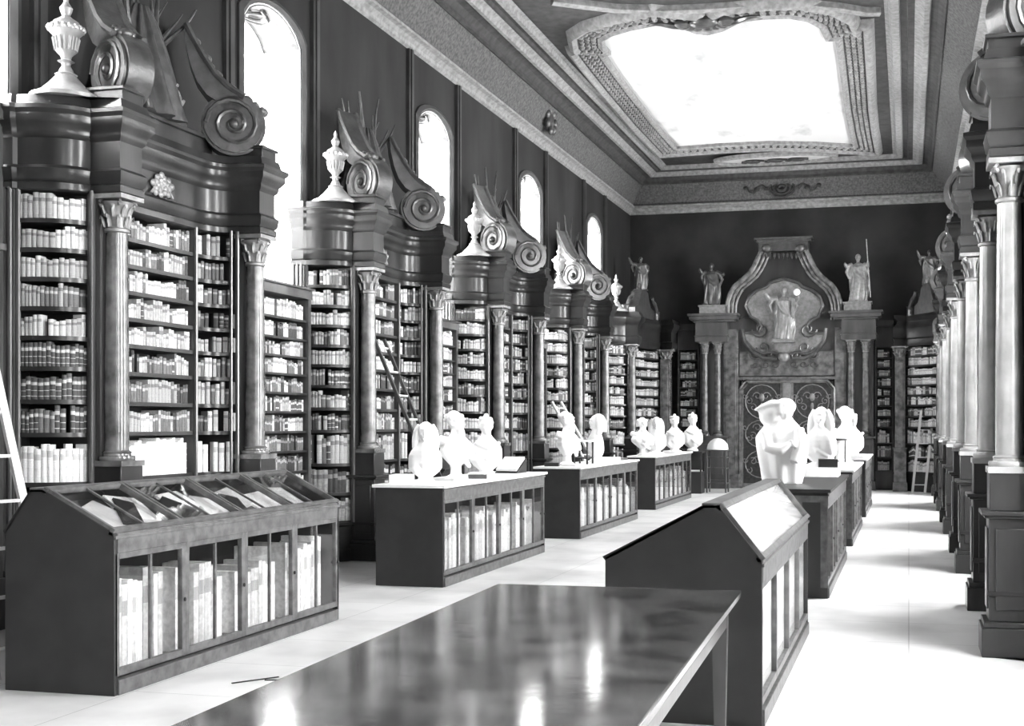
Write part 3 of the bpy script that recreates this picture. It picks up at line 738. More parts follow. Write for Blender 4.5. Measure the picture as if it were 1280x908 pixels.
# two carved door leaves, a pale post between them
drm = mat('carved door bronze', 0.035, .4, .6, 0.5, 14.0, .5, 30)
for i, (a, b) in enumerate(((fr[0][0] + .03, dxc - .11), (dxc + .11, fr[-1][0] - .03))):
    e = empty('door_%d' % (i + 1), ((a + b) / 2 - 2.96, YW + .02, 0)); struct(e); wd = (b - a) / 2
    m = MB(); m.box(-wd, wd, 0, .06, 0, zt - .03); m.build('leaf', drm, e)
    m = MB(); rr = random.Random(4)
    for cz, R_ in ((2.15, .42), (1.35, .34), (.6, .34)):
        for q in (-1, 1):
            for k in range(4):
                cx_ = q * (.12 + .11 * k) * wd / .55; c2 = cz + .16 * math.sin(k * 2.1 + cz); r_ = .11 - .012 * k
                m.tube([(cx_ + q * r_ * (1 - t / 9) * math.cos(t + k), -.015, c2 + r_ * (1 - t / 9) * math.sin(t + k)) for t in [j * .6 for j in range(12)]], .012, 5)
            m.tube([(q * wd * .8 * math.sin(t), -.015, cz + R_ * math.cos(t)) for t in [PI * j / 10 for j in range(11)]], .014, 5)
        m.ell((0, -.02, cz + .1), (.07, .04, .1)); m.ell((0, -.02, cz - .12), (.04, .03, .09))
    for q in (-1, 1): m.box(q * wd, q * (wd - .05), -.02, 0, 0, zt - .05)
    m.box(-wd, wd, -.02, 0, 0, .12)
    m.build('carved_tendrils', GILT, e)
m = MB(); m.box(dxc - .10, dxc + .10, -.05, .12, 0, zt - .02); m.build('door_post', URN, portal, bevel=.01)

# ---- figures -------------------------------------------------------------
def figure(mb, H=1.1, arms=((.5, .9), (-.5, .5)), fold=1, lean=.03):
    """robed standing figure facing -y. arms: (sideways, lift) per side"""
    k = H / 1.1; rings = []
    for j in range(15):
        t = j / 14.0; z = .02 + t * .80
        r = .19 - .075 * t + .035 * math.sin(t * 3.1) + (.035 if t > .82 else 0) * (t - .82) / .18
        cx_ = lean * math.sin(t * PI) * 1.4
        ring = []
        for i in range(48):
            a = 2 * PI * i / 48; f = 1 + .13 * (1 - t * .75) * math.sin(7 * a + fold + t * 2.2) + .05 * math.sin(13 * a - t * 4)
            ring.append(((cx_ + r * 1.05 * f * math.cos(a)) * k, .74 * r * f * math.sin(a) * k, z * k))
        rings.append(ring)
    mb.loft(rings)
    mb.ell((lean * .3 * k, 0, .84 * k), (.13 * k, .075 * k, .07 * k)); mb.tube([(0, 0, .85 * k), (0, -.01 * k, .95 * k)], .036 * k, 10)
    mb.ell((0, -.015 * k, 1.02 * k), (.058 * k, .068 * k, .082 * k)); mb.ell((0, -.085 * k, 1.01 * k), (.012 * k, .015 * k, .02 * k)); mb.ell((0, .01, 1.04 * k), (.068 * k, .072 * k, .075 * k))
    for q, (out, lift) in ((-1, arms[0]), (1, arms[1])):
        sh = Vector((q * .125, 0, .86)); el = sh + Vector((q * (.05 + .09 * out), -.03, -.14 + .11 * lift)); ha = el + Vector((q * .07 * (out - .4), -.07, -.05 + .17 * (lift - .3)))
        mb.tube([tuple(sh * k), tuple((sh + el) / 2 * k), tuple(el * k), tuple((el + ha) / 2 * k), tuple(ha * k)], [.065 * k, .06 * k, .055 * k, .045 * k, .032 * k], 10)
        mb.ell(ha * k, (.03 * k, .03 * k, .04 * k))
        for f in range(3): mb.tube([tuple(ha * k), tuple((ha + Vector((q * .012 * (f - 1), -.015, .05))) * k)], .01 * k, 6)
        mb.tube([tuple((sh + el) / 2 * k), tuple((el + Vector((0, .02, -.12))) * k), tuple((el + Vector((-q * .05, .03, -.28))) * k)], [.065 * k, .065 * k, .025 * k], 8, .7)
        mb.tube([tuple(sh * k), tuple((sh + Vector((q * .05, .05, -.3))) * k), tuple((sh + Vector((q * .04, .05, -.6))) * k)], [.06 * k, .06 * k, .04 * k], 8, .7)
    # cloak fold across the body
    mb.tube([(-.13 * k, -.07 * k, .80 * k), (-.02 * k, -.12 * k, .62 * k), (.12 * k, -.10 * k, .5 * k), (.15 * k, -.02 * k, .3 * k)], [.03 * k, .045 * k, .045 * k, .02 * k], 8)
def place_statue(x, z, y, H, arms, label, name='statue', mt=GILT, fold=1):
    e = empty(name, (x, y, z)); m = MB(); figure(m, H, arms, fold); m.build('figure', mt, e, remesh=.014)
    m = MB(); m.box(-.2 * H, .2 * H, -.12 * H, .12 * H, 0, .03); m.build('base', mt, e); tag(e, label, 'statue'); return e
c1 = -2.96 + (PX(870, 500)[0] + PX(912, 500)[0]) / 2; c2 = -2.96 + (PX(1052, 500)[0] + PX(1094, 500)[0]) / 2
s1 = place_statue(c1, 4.54, YW - .2, 1.05, ((.9, 1.1), (1.2, .6)), 'dark robed statue with raised arms on the left entablature of the portal', mt=GILTD)
s2 = place_statue(c2, 4.54, YW - .2, 1.15, ((.9, .9), (.5, 1.0)), 'robed statue with staff on the right entablature of the portal', mt=GILT, fold=2)
for cc, lb, ff in ((cL, 'small dark figure with raised arm on the curled gable in the left corner', 4), (cR, 'small dark figure with raised arm on the curled gable in the right corner', 5)):
    gx, gy = cc[0]['gable_xy']; del cc[0]['gable_xy']
    q_ = place_statue(gx, gy and 4.80, gy, .8, ((1.4, 1.6), (.8, .5)), lb, mt=GILTD, fold=ff)
m = MB(); m.tube([(.30, -.12, .1), (.2, -.12, 1.5)], .014, 6); m.build('staff', GILT, s2)
a = Q(610, 690); s3 = place_statue(-2.96 + a[0], a[1], YW - .26, 1.3, ((1.3, 1.2), (1.0, .9)), 'pale robed statue holding up a globe in the middle of the gable', mt=URN, fold=3)
m = MB(); m.ell((.33, -.13, 1.16), .085); m.build('globe', PLAST, s3)
m = MB(); m.box(.2, .28, -.14, -.08, .55, 1.0); m.build('scroll', GILT, s3)

# ---- busts ---------------------------------------------------------------
def bust_mesh(kind):
    m = MB(); q = .05 * (kind % 3)
    # socle
    m.lathe([(.11, 0), (.11, .03), (.085, .045), (.075, .08), (.09, .11)] if kind != 1 else [(.10, 0), (.10, .03), (.06, .05), (.055, .13), (.08, .17)], n=20)
    # chest and shoulders
    rings = []
    W_ = [(.07, .09), (.10, .155), (.118, .195), (.122, .195), (.118, .195), (.11, .19), (.095, .165), (.075, .115), (.06, .07)] if kind != 1 else [(.05, .07), (.085, .12), (.115, .18), (.13, .225), (.13, .235), (.115, .215), (.095, .17), (.075, .115), (.06, .07)]
    for j, (wx, wy) in enumerate(W_):
        t = j / 8.0; z = (.07 if kind != 1 else .14) + (.41 - .07 * (kind == 1)) * t
        rings.append([(.02 * math.sin(t * 3) + wx * math.cos(a) * (1 + .05 * math.sin(7 * a + 3 * t)), wy * math.sin(a) * (1 + .03 * math.sin(8 * a)), z) for a in [2 * PI * i / 40 for i in range(40)]])
    m.loft(rings)
    m.tube([(-.12, -.12, .36), (.05, -.13, .30), (.13, .0, .2), (.08, .12, .13)], [.03, .035, .035, .025], 10)
    m.tube([(-.005, 0, .40), (.01, 0, .52)], [.075, .058], 14)
    hz = .60
    m.ell((.01, 0, hz), (.088, .074, .108)); m.ell((.035, 0, hz - .05), (.06, .055, .06)); m.ell((.095, 0, hz - .012), (.022, .014, .03))
    m.ell((.085, 0, hz + .035), (.02, .05, .014)); m.ell((.082, 0, hz - .055), (.018, .028, .012)); m.ell((.075, 0, hz - .088), (.025, .025, .02))
    for s_ in (-1, 1): m.ell((0, s_ * .076, hz - .01), (.02, .012, .03)); m.ell((.075, s_ * .03, hz - .03), (.02, .02, .02))
    m.ell((-.03, 0, hz + .035), (.09, .083, .09))
    if kind == 0:   # long wig
        for s_ in (-1, 1): m.tube([(-.02, s_ * .06, hz + .08), (-.02, s_ * .1, hz), (-.03, s_ * .11, hz - .1), (0, s_ * .12, hz - .2)], [.045, .05, .055, .04], 10)
        m.tube([(-.06, 0, hz + .08), (-.1, 0, hz), (-.1, 0, hz - .15)], [.05, .06, .06], 10)
    if kind == 1:   # beard and cloak
        m.ell((.06, 0, hz - .13), (.05, .055, .085))
        m.tube([(-.06, -.2, .42), (.06, -.12, .38), (.14, .02, .28), (.1, .18, .22)], [.05, .05, .05, .03], 10)
        for i in range(8): m.ell((-.03 + .08 * math.cos(i), .08 * math.sin(i), hz + .06), .03)
    if kind == 2:   # short hair, curls on top
        for i in range(14): m.ell((-.02 + .075 * math.cos(i * 1.9), .07 * math.sin(i * 1.9), hz + .06 + .03 * math.cos(i)), .028)
        m.ell((0, 0, hz + .125), (.035, .03, .03))
        m.tube([(.1, -.15, .4), (.15, 0, .33), (.1, .15, .4)], .025, 8)
    return m
BUST = {}
def bust(x, y, z, rz, s, kind, label, group):
    if kind not in BUST:
        e = empty('bust'); o = bust_mesh(kind).build('bust_body', PLAST, e, remesh=.009); BUST[kind] = [e, o, 0]
    e, o, n_ = BUST[kind]
    if n_: e = e.copy(); COL.objects.link(e); o2 = o.copy(); COL.objects.link(o2); o2.parent = e
    BUST[kind][2] += 1
    e.location = (x, y, z); e.rotation_euler = (0, 0, rz); e.scale = (s, s, s); tag(e, label, 'bust', group); return e

# ================================================================ DISPLAY CABINETS
BOOKS = []   # (location, rotation z, thickness, height, depth, tone, lean, label, importance)
def run(path, z, gap, tones, rr, lab, depth=.13, tmin=.028, tmax=.048, hmin=.62, hmax=.93, fillp=.97, out=1):
    """stand books along a polyline; spines face to the right of travel if out=1"""
    seg = [(Vector(a), Vector(b)) for a, b in zip(path[:-1], path[1:])]; tot = sum((b - a).length for a, b in seg); s_ = .012; n_ = 0
    base = rr.uniform(hmin, hmax); tcur = rr.choice(tones); setrun = 0
    while True:
        if setrun <= 0:
            setrun = rr.choice((1, 1, 2, 3, 4, 6) if tones is not T_D and tones is not T_W else (8, 14)); base = rr.uniform(hmin, hmax); tcur = rr.choice(tones); tb = rr.uniform(tmin, tmax)
        setrun -= 1
        t = tb * rr.uniform(.82, 1.15)
        if s_ + t > tot - .006: break
        c = s_ + t / 2; acc = 0
        for a, b in seg:
            L = (b - a).length
            if acc + L >= c: break
            acc += L
        d = (b - a).normalized(); p = a + d * (c - acc); nx, ny = (d.y * out, -d.x * out)
        n_ += 1; h = gap * min(.95, max(.5, base + rr.choice((0, 0, .03, -.05)) + rr.uniform(-.05, .05)))
        if rr.random() < .22: tcur = rr.choice(tones)
        if rr.random() < fillp:
            lean = 0.0
            BOOKS.append([(p.x - nx * .012, p.y - ny * .012, z), math.atan2(ny, nx), t * .9, h, depth * rr.uniform(.9, 1), tcur, lean, (n_, lab), 0])
        s_ += t
T_P = ['pale', 'pale', 'pale', 'cream', 'cream']; T_M = ['cream', 'mid', 'mid', 'pale', 'dark']; T_D = ['banded', 'banded', 'banded', 'mid']; T_X = ['pale', 'cream', 'mid', 'cream', 'pale', 'banded', 'dark']; T_W = ['white']
ENDT = {10: T_P, 9: T_P, 8: T_P, 7: T_X, 6: T_P, 5: T_D, 4: T_D, 3: T_D, 2: T_W, 1: T_P, 0: T_P}
MIDT = {10: T_X, 9: T_M, 8: T_M, 7: T_X, 6: T_P, 5: T_X, 4: T_M, 3: T_X, 2: T_W, 1: T_D, 0: T_X}
def sname(i, top): return ('top shelf' if i == top else '%s shelf down' % ORD[top - i + 1])
def fill_case(tf, where, seed, far=False):
    rr = random.Random(seed)
    for i, z in enumerate(SH):
        gap = (SH[i + 1] - .035 if i < 10 else TOPO) - z
        e_t = ENDT[i] if seed == 1 or rr.random() < .3 else rr.choice([T_P, T_P, T_X, T_X, T_M]); m_t = MIDT[i] if seed == 1 or rr.random() < .3 else rr.choice([T_P, T_X, T_X, T_M])
        kw = dict(tmin=.034, tmax=.05) if i > 2 else dict(tmin=.045, tmax=.06, hmin=.8, hmax=.93)
        run([tf(u, v - .02) for u, v in bay_end()[:]], z, gap, e_t, rr, '%s, rounded bay of %s' % (sname(i, 10), where), depth=.1, **kw)
        nn = niche(.2, 1.9); A = [p for p in nn if p[0] <= .52]; B = [p for p in nn if p[0] >= 1.58]
        run([tf(.52, .40), tf(1.58, .40)], z, gap, m_t, rr, '%s, middle bay of %s' % (sname(i, 10), where), depth=.2, **kw)
        run([tf(u, v - .02) for u, v in B], z, gap, m_t, rr, '%s, curved bay of %s' % (sname(i, 10), where), depth=.14, fillp=.9, **kw)
        if far: run([tf(u, v - .02) for u, v in A], z, gap, m_t, rr, '%s, hidden bay of %s' % (sname(i, 10), where), depth=.14, **kw)
for k, y in enumerate(LY): fill_case(lambda u, v, y=y: (XL + v, y + u), ['nearest left bookcase', '2nd left bookcase', '3rd left bookcase', '4th left bookcase'][k], k + 1)
class NegOut: pass
def run_right(path, *a, **k): k['out'] = -1; run(path, *a, **k)
for k, y in enumerate(RY):
    _r = run
    run_saved = run
    def run(path, *a, **kw): kw['out'] = -1; return run_saved(path, *a, **kw)
    fill_case(lambda u, v, y=y: (XR - v, y + u), '%s right bookcase' % ORD[k + 1], k + 11)
    run = run_saved
for k, y in enumerate(LCY[:3]):
    rr = random.Random(40 + k)
    for i, z in enumerate(LSH):
        run([(XL + .235, y - .75), (XL + .235, y + .75)], z, (LSH[i + 1] - .025 if i < 11 else 3.02) - z, rr.choice([T_P, T_X, T_X, T_M]), rr, '%s, %s' % (sname(i, 11), ['first low bookcase', '2nd low bookcase', '3rd low bookcase', 'low bookcase at left edge'][k]), tmin=.03, tmax=.045)
for (e, p0, p1, nrm, face, near), s_ in ((cL, 1), (cR, -1)):
    rr = random.Random(60 + s_)
    for i, z in enumerate(SH):
        gap = (SH[i + 1] - .035 if i < 10 else TOPO) - z
        run([(p[0] + nrm.x * .02, p[1] + nrm.y * .02) for p in face][0:], z, gap, rr.choice([T_P, T_X]), rr, '%s, corner bookcase' % sname(i, 10), out=s_, depth=.16, tmin=.035, tmax=.05)
        run([(a, b + .02) for a, b in near], z, gap, rr.choice([T_P, T_X]), rr, '%s, corner bookcase end' % sname(i, 10), out=s_, depth=.1, tmin=.035, tmax=.05)
# narrow shelves on the end wall beside the portal
def wall_shelves(x0, x1, label):
    e = empty('wall_bookcase', ((x0 + x1) / 2, YB, 0)); hw = (x1 - x0) / 2; tag(e, label, 'bookcase', 'narrow bookcases on the end wall')
    m = MB(); m.box(-hw, hw, -.03, 0, 0, 3.6); m.build('back_panel', WOODD, e)
    m = MB(); m.box(-hw, -hw + .04, -.3, -.03, 0, 3.6); m.box(hw - .04, hw, -.3, -.03, 0, 3.6); m.build('side_post', WOOD, e)
    m = MB(); m.box(-hw, hw, -.32, -.03, 0, .45); m.build('plinth', WOOD, e)
    m = MB(); m.box(-hw, hw, -.32, -.03, 3.45, 3.95); m.box(-hw, hw, -.38, -.03, 3.95, 4.1); m.build('entablature', WOOD, e)
    rr = random.Random(int(x0 * 100))
    for i, z in enumerate(SH):
        m = MB(); m.box(-hw + .04, hw - .04, -.28, -.03, z - .03, z); m.build('shelf', WOOD, e)
        run([(x0 + .05, YB - .26), (x1 - .05, YB - .26)], z, (SH[i + 1] - .035 if i < 10 else TOPO) - z, rr.choice([T_M, T_X]), rr, '%s, end wall bookcase' % sname(i, 10), tmin=.04, tmax=.055)
wall_shelves(-5.66, -2.96 + xl0 - .02, 'narrow dark bookcase on the end wall left of the portal')
wall_shelves(-2.96 + xr1 + .03, -.36, 'narrow dark bookcase on the end wall right of the portal')

def cabinet(x0, x1, y0, y1, h, label, bays=4, peak=None, frame=DESKF, fillc=True, topmat=DESK, seed=5, name='display_cabinet', blind=False):
    xc, yc = (x0 + x1) / 2, (y0 + y1) / 2; e = empty(name, (xc, yc, 0)); hx, hy = (x1 - x0) / 2, (y1 - y0) / 2
    tag(e, label, 'cabinet')
    he = h - .03 if not peak else h
    zd0, zd1 = .11, he - .12
    m = MB(); m.box(-hx - .006, hx + .012, -hy + .031, hy - .031, 0, .09); m.build('plinth', frame, e, bevel=.004)
    def endshape(d):
        if peak: return [(-hx, 0), (hx, 0), (hx, he), (peak[1] - xc, peak[2]), (peak[0] - xc, peak[2]), (-hx, he)]
        return [(-hx, 0), (hx, 0), (hx, he), (-hx, he)]
    for s_ in (-1, 1):
        m = MB(); m.prism(endshape(0), lambda a, b, d: (a, d, b), s_ * hy, s_ * (hy - .03)); m.build('end_panel', DESK, e, bevel=.003)
    m = MB(); m.box(-hx, -hx + .02, -hy + .03, hy - .03, .09, he); m.box(-hx + .02, hx - .04, -hy + .03, hy - .03, .09, .11); m.box(-hx + .02, hx - .2, -hy + .03, hy - .03, he - .10, he - .08); m.build('carcass', DESK, e)
    m = MB(); m.box(hx - .04, hx + .003, -hy + .0305, hy - .0305, he - .12, he - .001); m.box(hx, hx + .012, -hy, hy, he - .035, he - .015); m.build('top_rail', frame, e, bevel=.003)
    L = (2 * hy - .02) / bays
    for b in range(bays):
        ya = -hy + .01 + b * L; yb = ya + L
        d = MB(); w_ = .04 if not blind else .018
        d.box(hx - .035, hx, ya, ya + w_, zd0, zd1); d.box(hx - .035, hx, yb - w_, yb, zd0, zd1); d.box(hx - .035, hx, ya + w_, yb - w_, zd0, zd0 + .045); d.box(hx - .035, hx, ya + w_, yb - w_, zd1 - .035, zd1); ym = (ya + yb) / 2
        if not blind: d.box(hx - .025, hx - .004, ym - .009, ym + .009, zd0, zd1)
        dd = d.build('door', frame, e, bevel=.003)
        g = MB(); g.box(hx - .02, hx - .016, ya + w_, yb - w_, zd0 + .045, zd1 - .035); g.build('pane', GLASS, dd, smooth=False)
        if blind: continue
        g = MB(); g.ell((hx + .008, yb - .02, (zd0 + zd1) / 2), (.01, .008, .014)); g.build('keyhole_plate', BLACK, dd)
    if fillc:
        rr = random.Random(seed); z = zd0 + .004
        for b in range(bays):
            ya = y0 + .01 + b * L; yb = ya + L
            run([(x1 - .10, ya + .045), (x1 - .10, yb - .045)], z, .62, ['white', 'white', 'white', 'pale', 'pale', 'cream'], rr, '%s door' % ORD[b + 1] + ' of ' + fillc, depth=.3, tmin=.035, tmax=.07, hmin=.68 if b else .78, hmax=.95)
    if not peak:
        m = MB(); m.box(-hx - .03, hx + .03, -hy - .03, hy + .03, he, he + .03); m.build('cabinet_top', topmat, e, bevel=.005)
    else:
        pa, pb, pz = peak[0] - xc, peak[1] - xc, peak[2]
        m = MB(); m.box(pa - .01, pb + .01, -hy, hy, pz - .02, pz + .008); m.build('ridge_board', frame, e, bevel=.003)
        for s_, xa, xb, glazed in ((-1, -hx, pa, not blind and False), (1, hx, pb, True)):
            if not glazed:
                m = MB(); m.prism([(xa, he - .02), (xb, pz - .02), (xb, pz), (xa - .015, he)], lambda a, b, d: (a, d, b), -hy, hy); m.build('lid_board', DESK, e); continue
            n_ = 4 if not blind else 1; LL = 2 * hy / n_
            sl = Vector((xb - xa, 0, pz - he)); nn = Vector((-sl.z, 0, sl.x)).normalized()
            if nn.z < 0: nn = -nn
            for b in range(n_):
                ya = -hy + b * LL; yb = ya + LL
                P = lambda t, y, o=0: tuple(Vector((xa, y, he)) + sl * t + nn * o)
                d = MB()
                d.bar(P(0.04, ya + .0), P(.04, yb), .03, .045, tuple(nn)); d.bar(P(.96, ya), P(.96, yb), .03, .035, tuple(nn))
                for yy in (ya + .02, yb - .02): d.bar(P(.02, yy), P(.98, yy), .022, .04, tuple(nn))
                if not blind: d.bar(P(.02, (ya + yb) / 2), P(.98, (ya + yb) / 2), .012, .014, tuple(nn))
                dd = d.build('lid', frame, e)
                g = MB(); g.add([P(.06, ya + .03), P(.06, yb - .03), P(.94, yb - .03), P(.94, ya + .03), P(.06, ya + .03, .004), P(.06, yb - .03, .004), P(.94, yb - .03, .004), P(.94, ya + .03, .004)], [(0, 1, 2, 3), (7, 6, 5, 4), (0, 4, 5, 1), (1, 5, 6, 2), (2, 6, 7, 3), (3, 7, 4, 0)]); g.build('pane', GLASS, dd, smooth=False)
            # sloped display tray
            m = MB(); q = [tuple(Vector((xa, y, he)) + sl * t - nn * (.09 if not blind else .02)) for t in (.03, .97) for y in (-hy + .03, hy - .03)]
            q2 = [tuple(Vector(p) - nn * .01) for p in q]
            m.add(q + q2, [(0, 1, 3, 2), (4, 6, 7, 5), (0, 4, 5, 1), (2, 3, 7, 6), (0, 2, 6, 4), (1, 5, 7, 3)]); m.build('display_tray', WOOD if not blind else PAPER, e)  # the blind lid's tray is white to imitate bright reflection in the glass
    return e
C1 = cabinet(-5.28, -4.53, 6.15, 9.0, .955, 'dark glazed cabinet with sloping glass lid, in the left foreground', peak=(-5.10, -5.02, 1.21), seed=3, fillc='near left cabinet')
C2 = cabinet(-5.13, -4.42, 10.98, 14.34, 1.0, 'dark glazed cabinet carrying three white busts, second on the left', seed=4, fillc='2nd left cabinet', topmat=PAPER)
C3 = cabinet(-5.08, -4.44, 16.05, 19.7, 1.0, 'dark glazed cabinet with two white busts and a small stand, third on the left', seed=5, fillc='3rd left cabinet', topmat=PAPER)
C4 = cabinet(-5.08, -4.58, 21.8, 25.6, 1.0, 'dark glazed cabinet with three white busts, farthest on the left', seed=6, fillc='4th left cabinet', topmat=PAPER)
C5 = cabinet(-1.60, -.75, 6.3, 9.25, .88, 'dark cabinet with steep sloping glass lid whitened like a reflection, beyond the foreground table', peak=(-1.06, -.98, 1.17), seed=7, fillc=None, blind=True)
m = MB(); m.box(.335, .345, -1.42, 1.42, .13, .74); m.build('painted_reflection', PAPER, C5)  # white sheet added behind the doors, imitating window light reflected in their glass
C6 = cabinet(-1.45, -.72, 11.1, 14.4, 1.0, 'dark cabinet behind the steep-lidded one, nearest of the bust row on the right', seed=8, fillc='near right cabinet', topmat=DESK)
C7 = cabinet(-1.45, -.72, 15.9, 19.3, 1.0, 'dark cabinet in the middle of the right-hand row, papers on top', seed=9, fillc='middle right cabinet', topmat=PAPER)
C8 = cabinet(-1.45, -.72, 20.9, 24.4, 1.0, 'dark cabinet farthest away in the right-hand row', seed=10, fillc='far right cabinet', topmat=PAPER)
for C_ in (C6, C7, C8):
    m = MB(); hy = (3.3 if C_ is C6 else 3.4) / 2
    for xx in (-.33, .1, .33): m.box(xx - .03, xx + .03, -hy - .018, -hy + .0, .1, .9)
    m.box(-.37, .37, -hy - .02, -hy, .88, .94); m.build('end_pilasters', DESKF, C_)

# busts on the cabinets
R = math.radians
G1_ = 'plaster busts on the cabinets'
bust(-4.8, 11.45, 1.0, R(-75), .86, 0, 'white bust with long hair, leftmost of three on the second left cabinet', G1_)
bust(-4.8, 12.3, 1.0, R(-20), 1.03, 1, 'white bearded cloaked bust, middle of three on the second left cabinet', G1_)
bust(-4.78, 13.2, 1.0, R(-60), .96, 2, 'white curly-haired bust, rightmost of three on the second left cabinet', G1_)
bust(-4.78, 16.6, 1.0, R(-10), 1.08, 1, 'white bearded bust, left of two on the third left cabinet', G1_)
bust(-4.75, 18.15, 1.0, R(-150), 1.05, 0, 'white long-haired bust, right of two on the third left cabinet', G1_)
bust(-4.85, 21.95, 1.0, R(-60), 1.0, 1, 'white bearded bust at the near end of the farthest left cabinet', G1_)
bust(-4.85, 23.2, 1.0, R(-80), 1.02, 0, 'white long-haired bust in the middle of the farthest left cabinet', G1_)
bust(-4.85, 25.1, 1.0, R(-80), 1.08, 2, 'white curly-haired bust at the far end of the farthest left cabinet', G1_)
bust(-4.85, 27.3, .97, R(-70), 1.2, 2, 'white bust on the small dark stand left of the portal', G1_)
bust(-1.17, 16.5, 1.0, R(-100), 1.15, 0, 'white long-haired bust on the middle cabinet of the right row', G1_)
bust(-.92, 18.3, 1.0, R(-60), 1.2, 1, 'white bearded bust at the far end of the middle right cabinet', G1_)
bust(-.98, 21.6, 1.0, R(-60), 1.1, 2, 'white bust on the farthest cabinet of the right row', G1_)

# big draped plaster figure on the nearest right-hand cabinet
bg = empty('plaster_statue', (-1.24, 12.1, 1.0)); m = MB(); rings = []
for j in range(14):
    t = j / 13.0; r = .20 + .05 * math.sin(min(1, t * 1.3) * PI * .55) - .16 * max(0, t - .72) / .28
    rings.append([((r + .02 * (t - .3)) * math.cos(a) * (1 + .06 * math.sin(7 * a + t * 4)), r * .72 * math.sin(a) * (1 + .06 * math.sin(7 * a + 2 * t)), t * .66) for a in [2 * PI * i / 56 for i in range(56)]])
m.loft(rings)
m.tube([(.02, 0, .6), (.03, -.01, .68)], .06, 12); m.ell((.04, -.02, .745), (.082, .095, .105)); m.ell((.03, -.115, .735), (.015, .025, .025)); m.ell((.03, .01, .77), (.11, .11, .09)); m.ell((-.1, -.02, .68), (.13, .09, .12))
m.tube([(.02, 0, .80), (-.1, -.02, .80), (-.2, -.04, .765), (-.27, -.06, .735)], [.07, .075, .05, .015], 10, .6)
m.tube([(-.1, 0, .62), (-.17, -.03, .68), (-.2, -.04, .74)], [.08, .06, .04], 10)
m.tube([(-.16, -.14, .52), (-.12, -.2, .36), (.02, -.22, .34), (.1, -.21, .4)], [.055, .055, .05, .035], 10)
for i in range(4): m.tube([(.09 + .01 * i, -.22, .43 - .02 * i), (.13 + .01 * i, -.23, .44 - .02 * i)], .011, 6)
m.tube([(.18, -.1, .55), (.2, -.16, .4), (.14, -.2, .22)], [.055, .055, .05], 10)
m.build('draped_body', PLAST, bg, remesh=.011); tag(bg, 'large white draped plaster figure, tallest on the right-hand cabinets', 'statue')

# stand, stool with dome, ladders, papers
st = empty('small_stand', (-4.85, 27.3, 0)); tag(st, 'small dark stand with an open shelf carrying a bust, left of the portal', 'stand')
m = MB(); m.box(-.26, .26, -.26, .26, .93, .97); m.box(-.24, .24, -.24, .24, 0, .5); m.box(-.24, .24, .2, .24, .5, .93); m.build('stand_body', DESK, st, bevel=.004)
for a, b in ((-1, -1), (1, -1)): m = MB(); m.box(a * .23 - .02, a * .23 + .02, b * .23 - .02, b * .23 + .02, .5, .93); m.build('post', DESK, st)
m = MB(); m.box(-.2, .2, -.2, .15, .501, .53); o = m.build('paper_stack', PAPER); o.location = (-4.85, 27.3, 0); tag(o, 'white stack of papers on the open shelf of the small dark stand', 'papers')
sl_ = empty('stool', (-4.33, 27.7, 0)); tag(sl_, 'dark open-framed stool under a white dome, left of the portal', 'stool')
for a in (-1, 1):
    for b in (-1, 1): m = MB(); m.lathe([(.018, 0), (.025, .3), (.015, .6), (.02, .97)], (a * .22, b * .2, 0), 8); m.build('leg', WOODM, sl_)
for z in (.2, .55, .8): m = MB(); m.box(-.22, .22, -.21, -.19, z, z + .03); m.box(-.22, .22, .19, .21, z, z + .03); m.box(-.23, -.21, -.2, .2, z, z + .03); m.box(.21, .23, -.2, .2, z, z + .03); m.build('stretcher', WOODM, sl_)
m = MB(); m.box(-.27, .27, -.25, .25, .97, 1.0); m.build('seat', WOODM, sl_, bevel=.004)
m = MB(); m.lathe([(.25, 0), (.25, .03), (.23, .12), (.17, .2), (.09, .25), (0, .265)], n=28); o = m.build('dome', PLAST); o.location = (-4.33, 27.7, 1.0); tag(o, 'white plaster dome resting on the dark stool', 'dome')
tb = empty('table_stand', (-4.74, 17.35, 1.0)); tag(tb, 'small open dark stand between the two busts on the third left cabinet', 'stand')
for a in (-1, 1):
    for b in (-1, 1): m = MB(); m.lathe([(.015, 0), (.012, .15), (.016, .33)], (a * .1, b * .16, 0), 8); m.build('leg', WOOD, tb)
m = MB(); m.box(-.13, .13, -.19, .19, .33, .355); m.build('stand_top', PLAST, tb, bevel=.004)
m = MB(); m.box(-.10, .10, -.17, .17, .08, .1); m.build('stand_shelf', WOOD, tb)

def ladder(loc_top, loc_bot, side, width, mt, label, n_):
    a, b = Vector(loc_top), Vector(loc_bot); e = empty('ladder', b); tag(e, label, 'ladder'); s_ = Vector(side).normalized() * width / 2; d = a - b
    for q in (-1, 1): m = MB(); m.bar(tuple(s_ * q), tuple(d + s_ * q), .035, .055, tuple(s_)); m.build('rail', mt[0], e)
    for i in range(n_):
        c = d * ((i + .6) / n_); m = MB(); m.bar(tuple(c - s_), tuple(c + s_), .03, .022); m.build('rung', mt[1], e)
    return e
ladder((-6.37, 13.72, 2.66), (-5.58, 14.62, 0.0), (-.12, 1, 0), .42, (LADD, LADP), 'dark ladder with pale rungs leaning on the second left bookcase', 9)
ladder((-6.38, 7.02, 2.1), (-5.45, 6.55, 0.0), (-.35, -1, 0), .42, (LADP, LADP), 'pale ladder at the left edge behind the near glazed cabinet', 7)
ladder((-6.25, 21.0, 2.0), (-5.35, 21.9, 0.0), (.3, 1, 0), .3, (LADP, LADP), 'pale ladder leaning on the fourth left bookcase behind the busts', 7)
ladder((.42, 28.9, 1.9), (.22, 28.5, 0.0), (1, 0, 0), .28, (LADP, LADP), 'pale step ladder in the far right corner', 6)

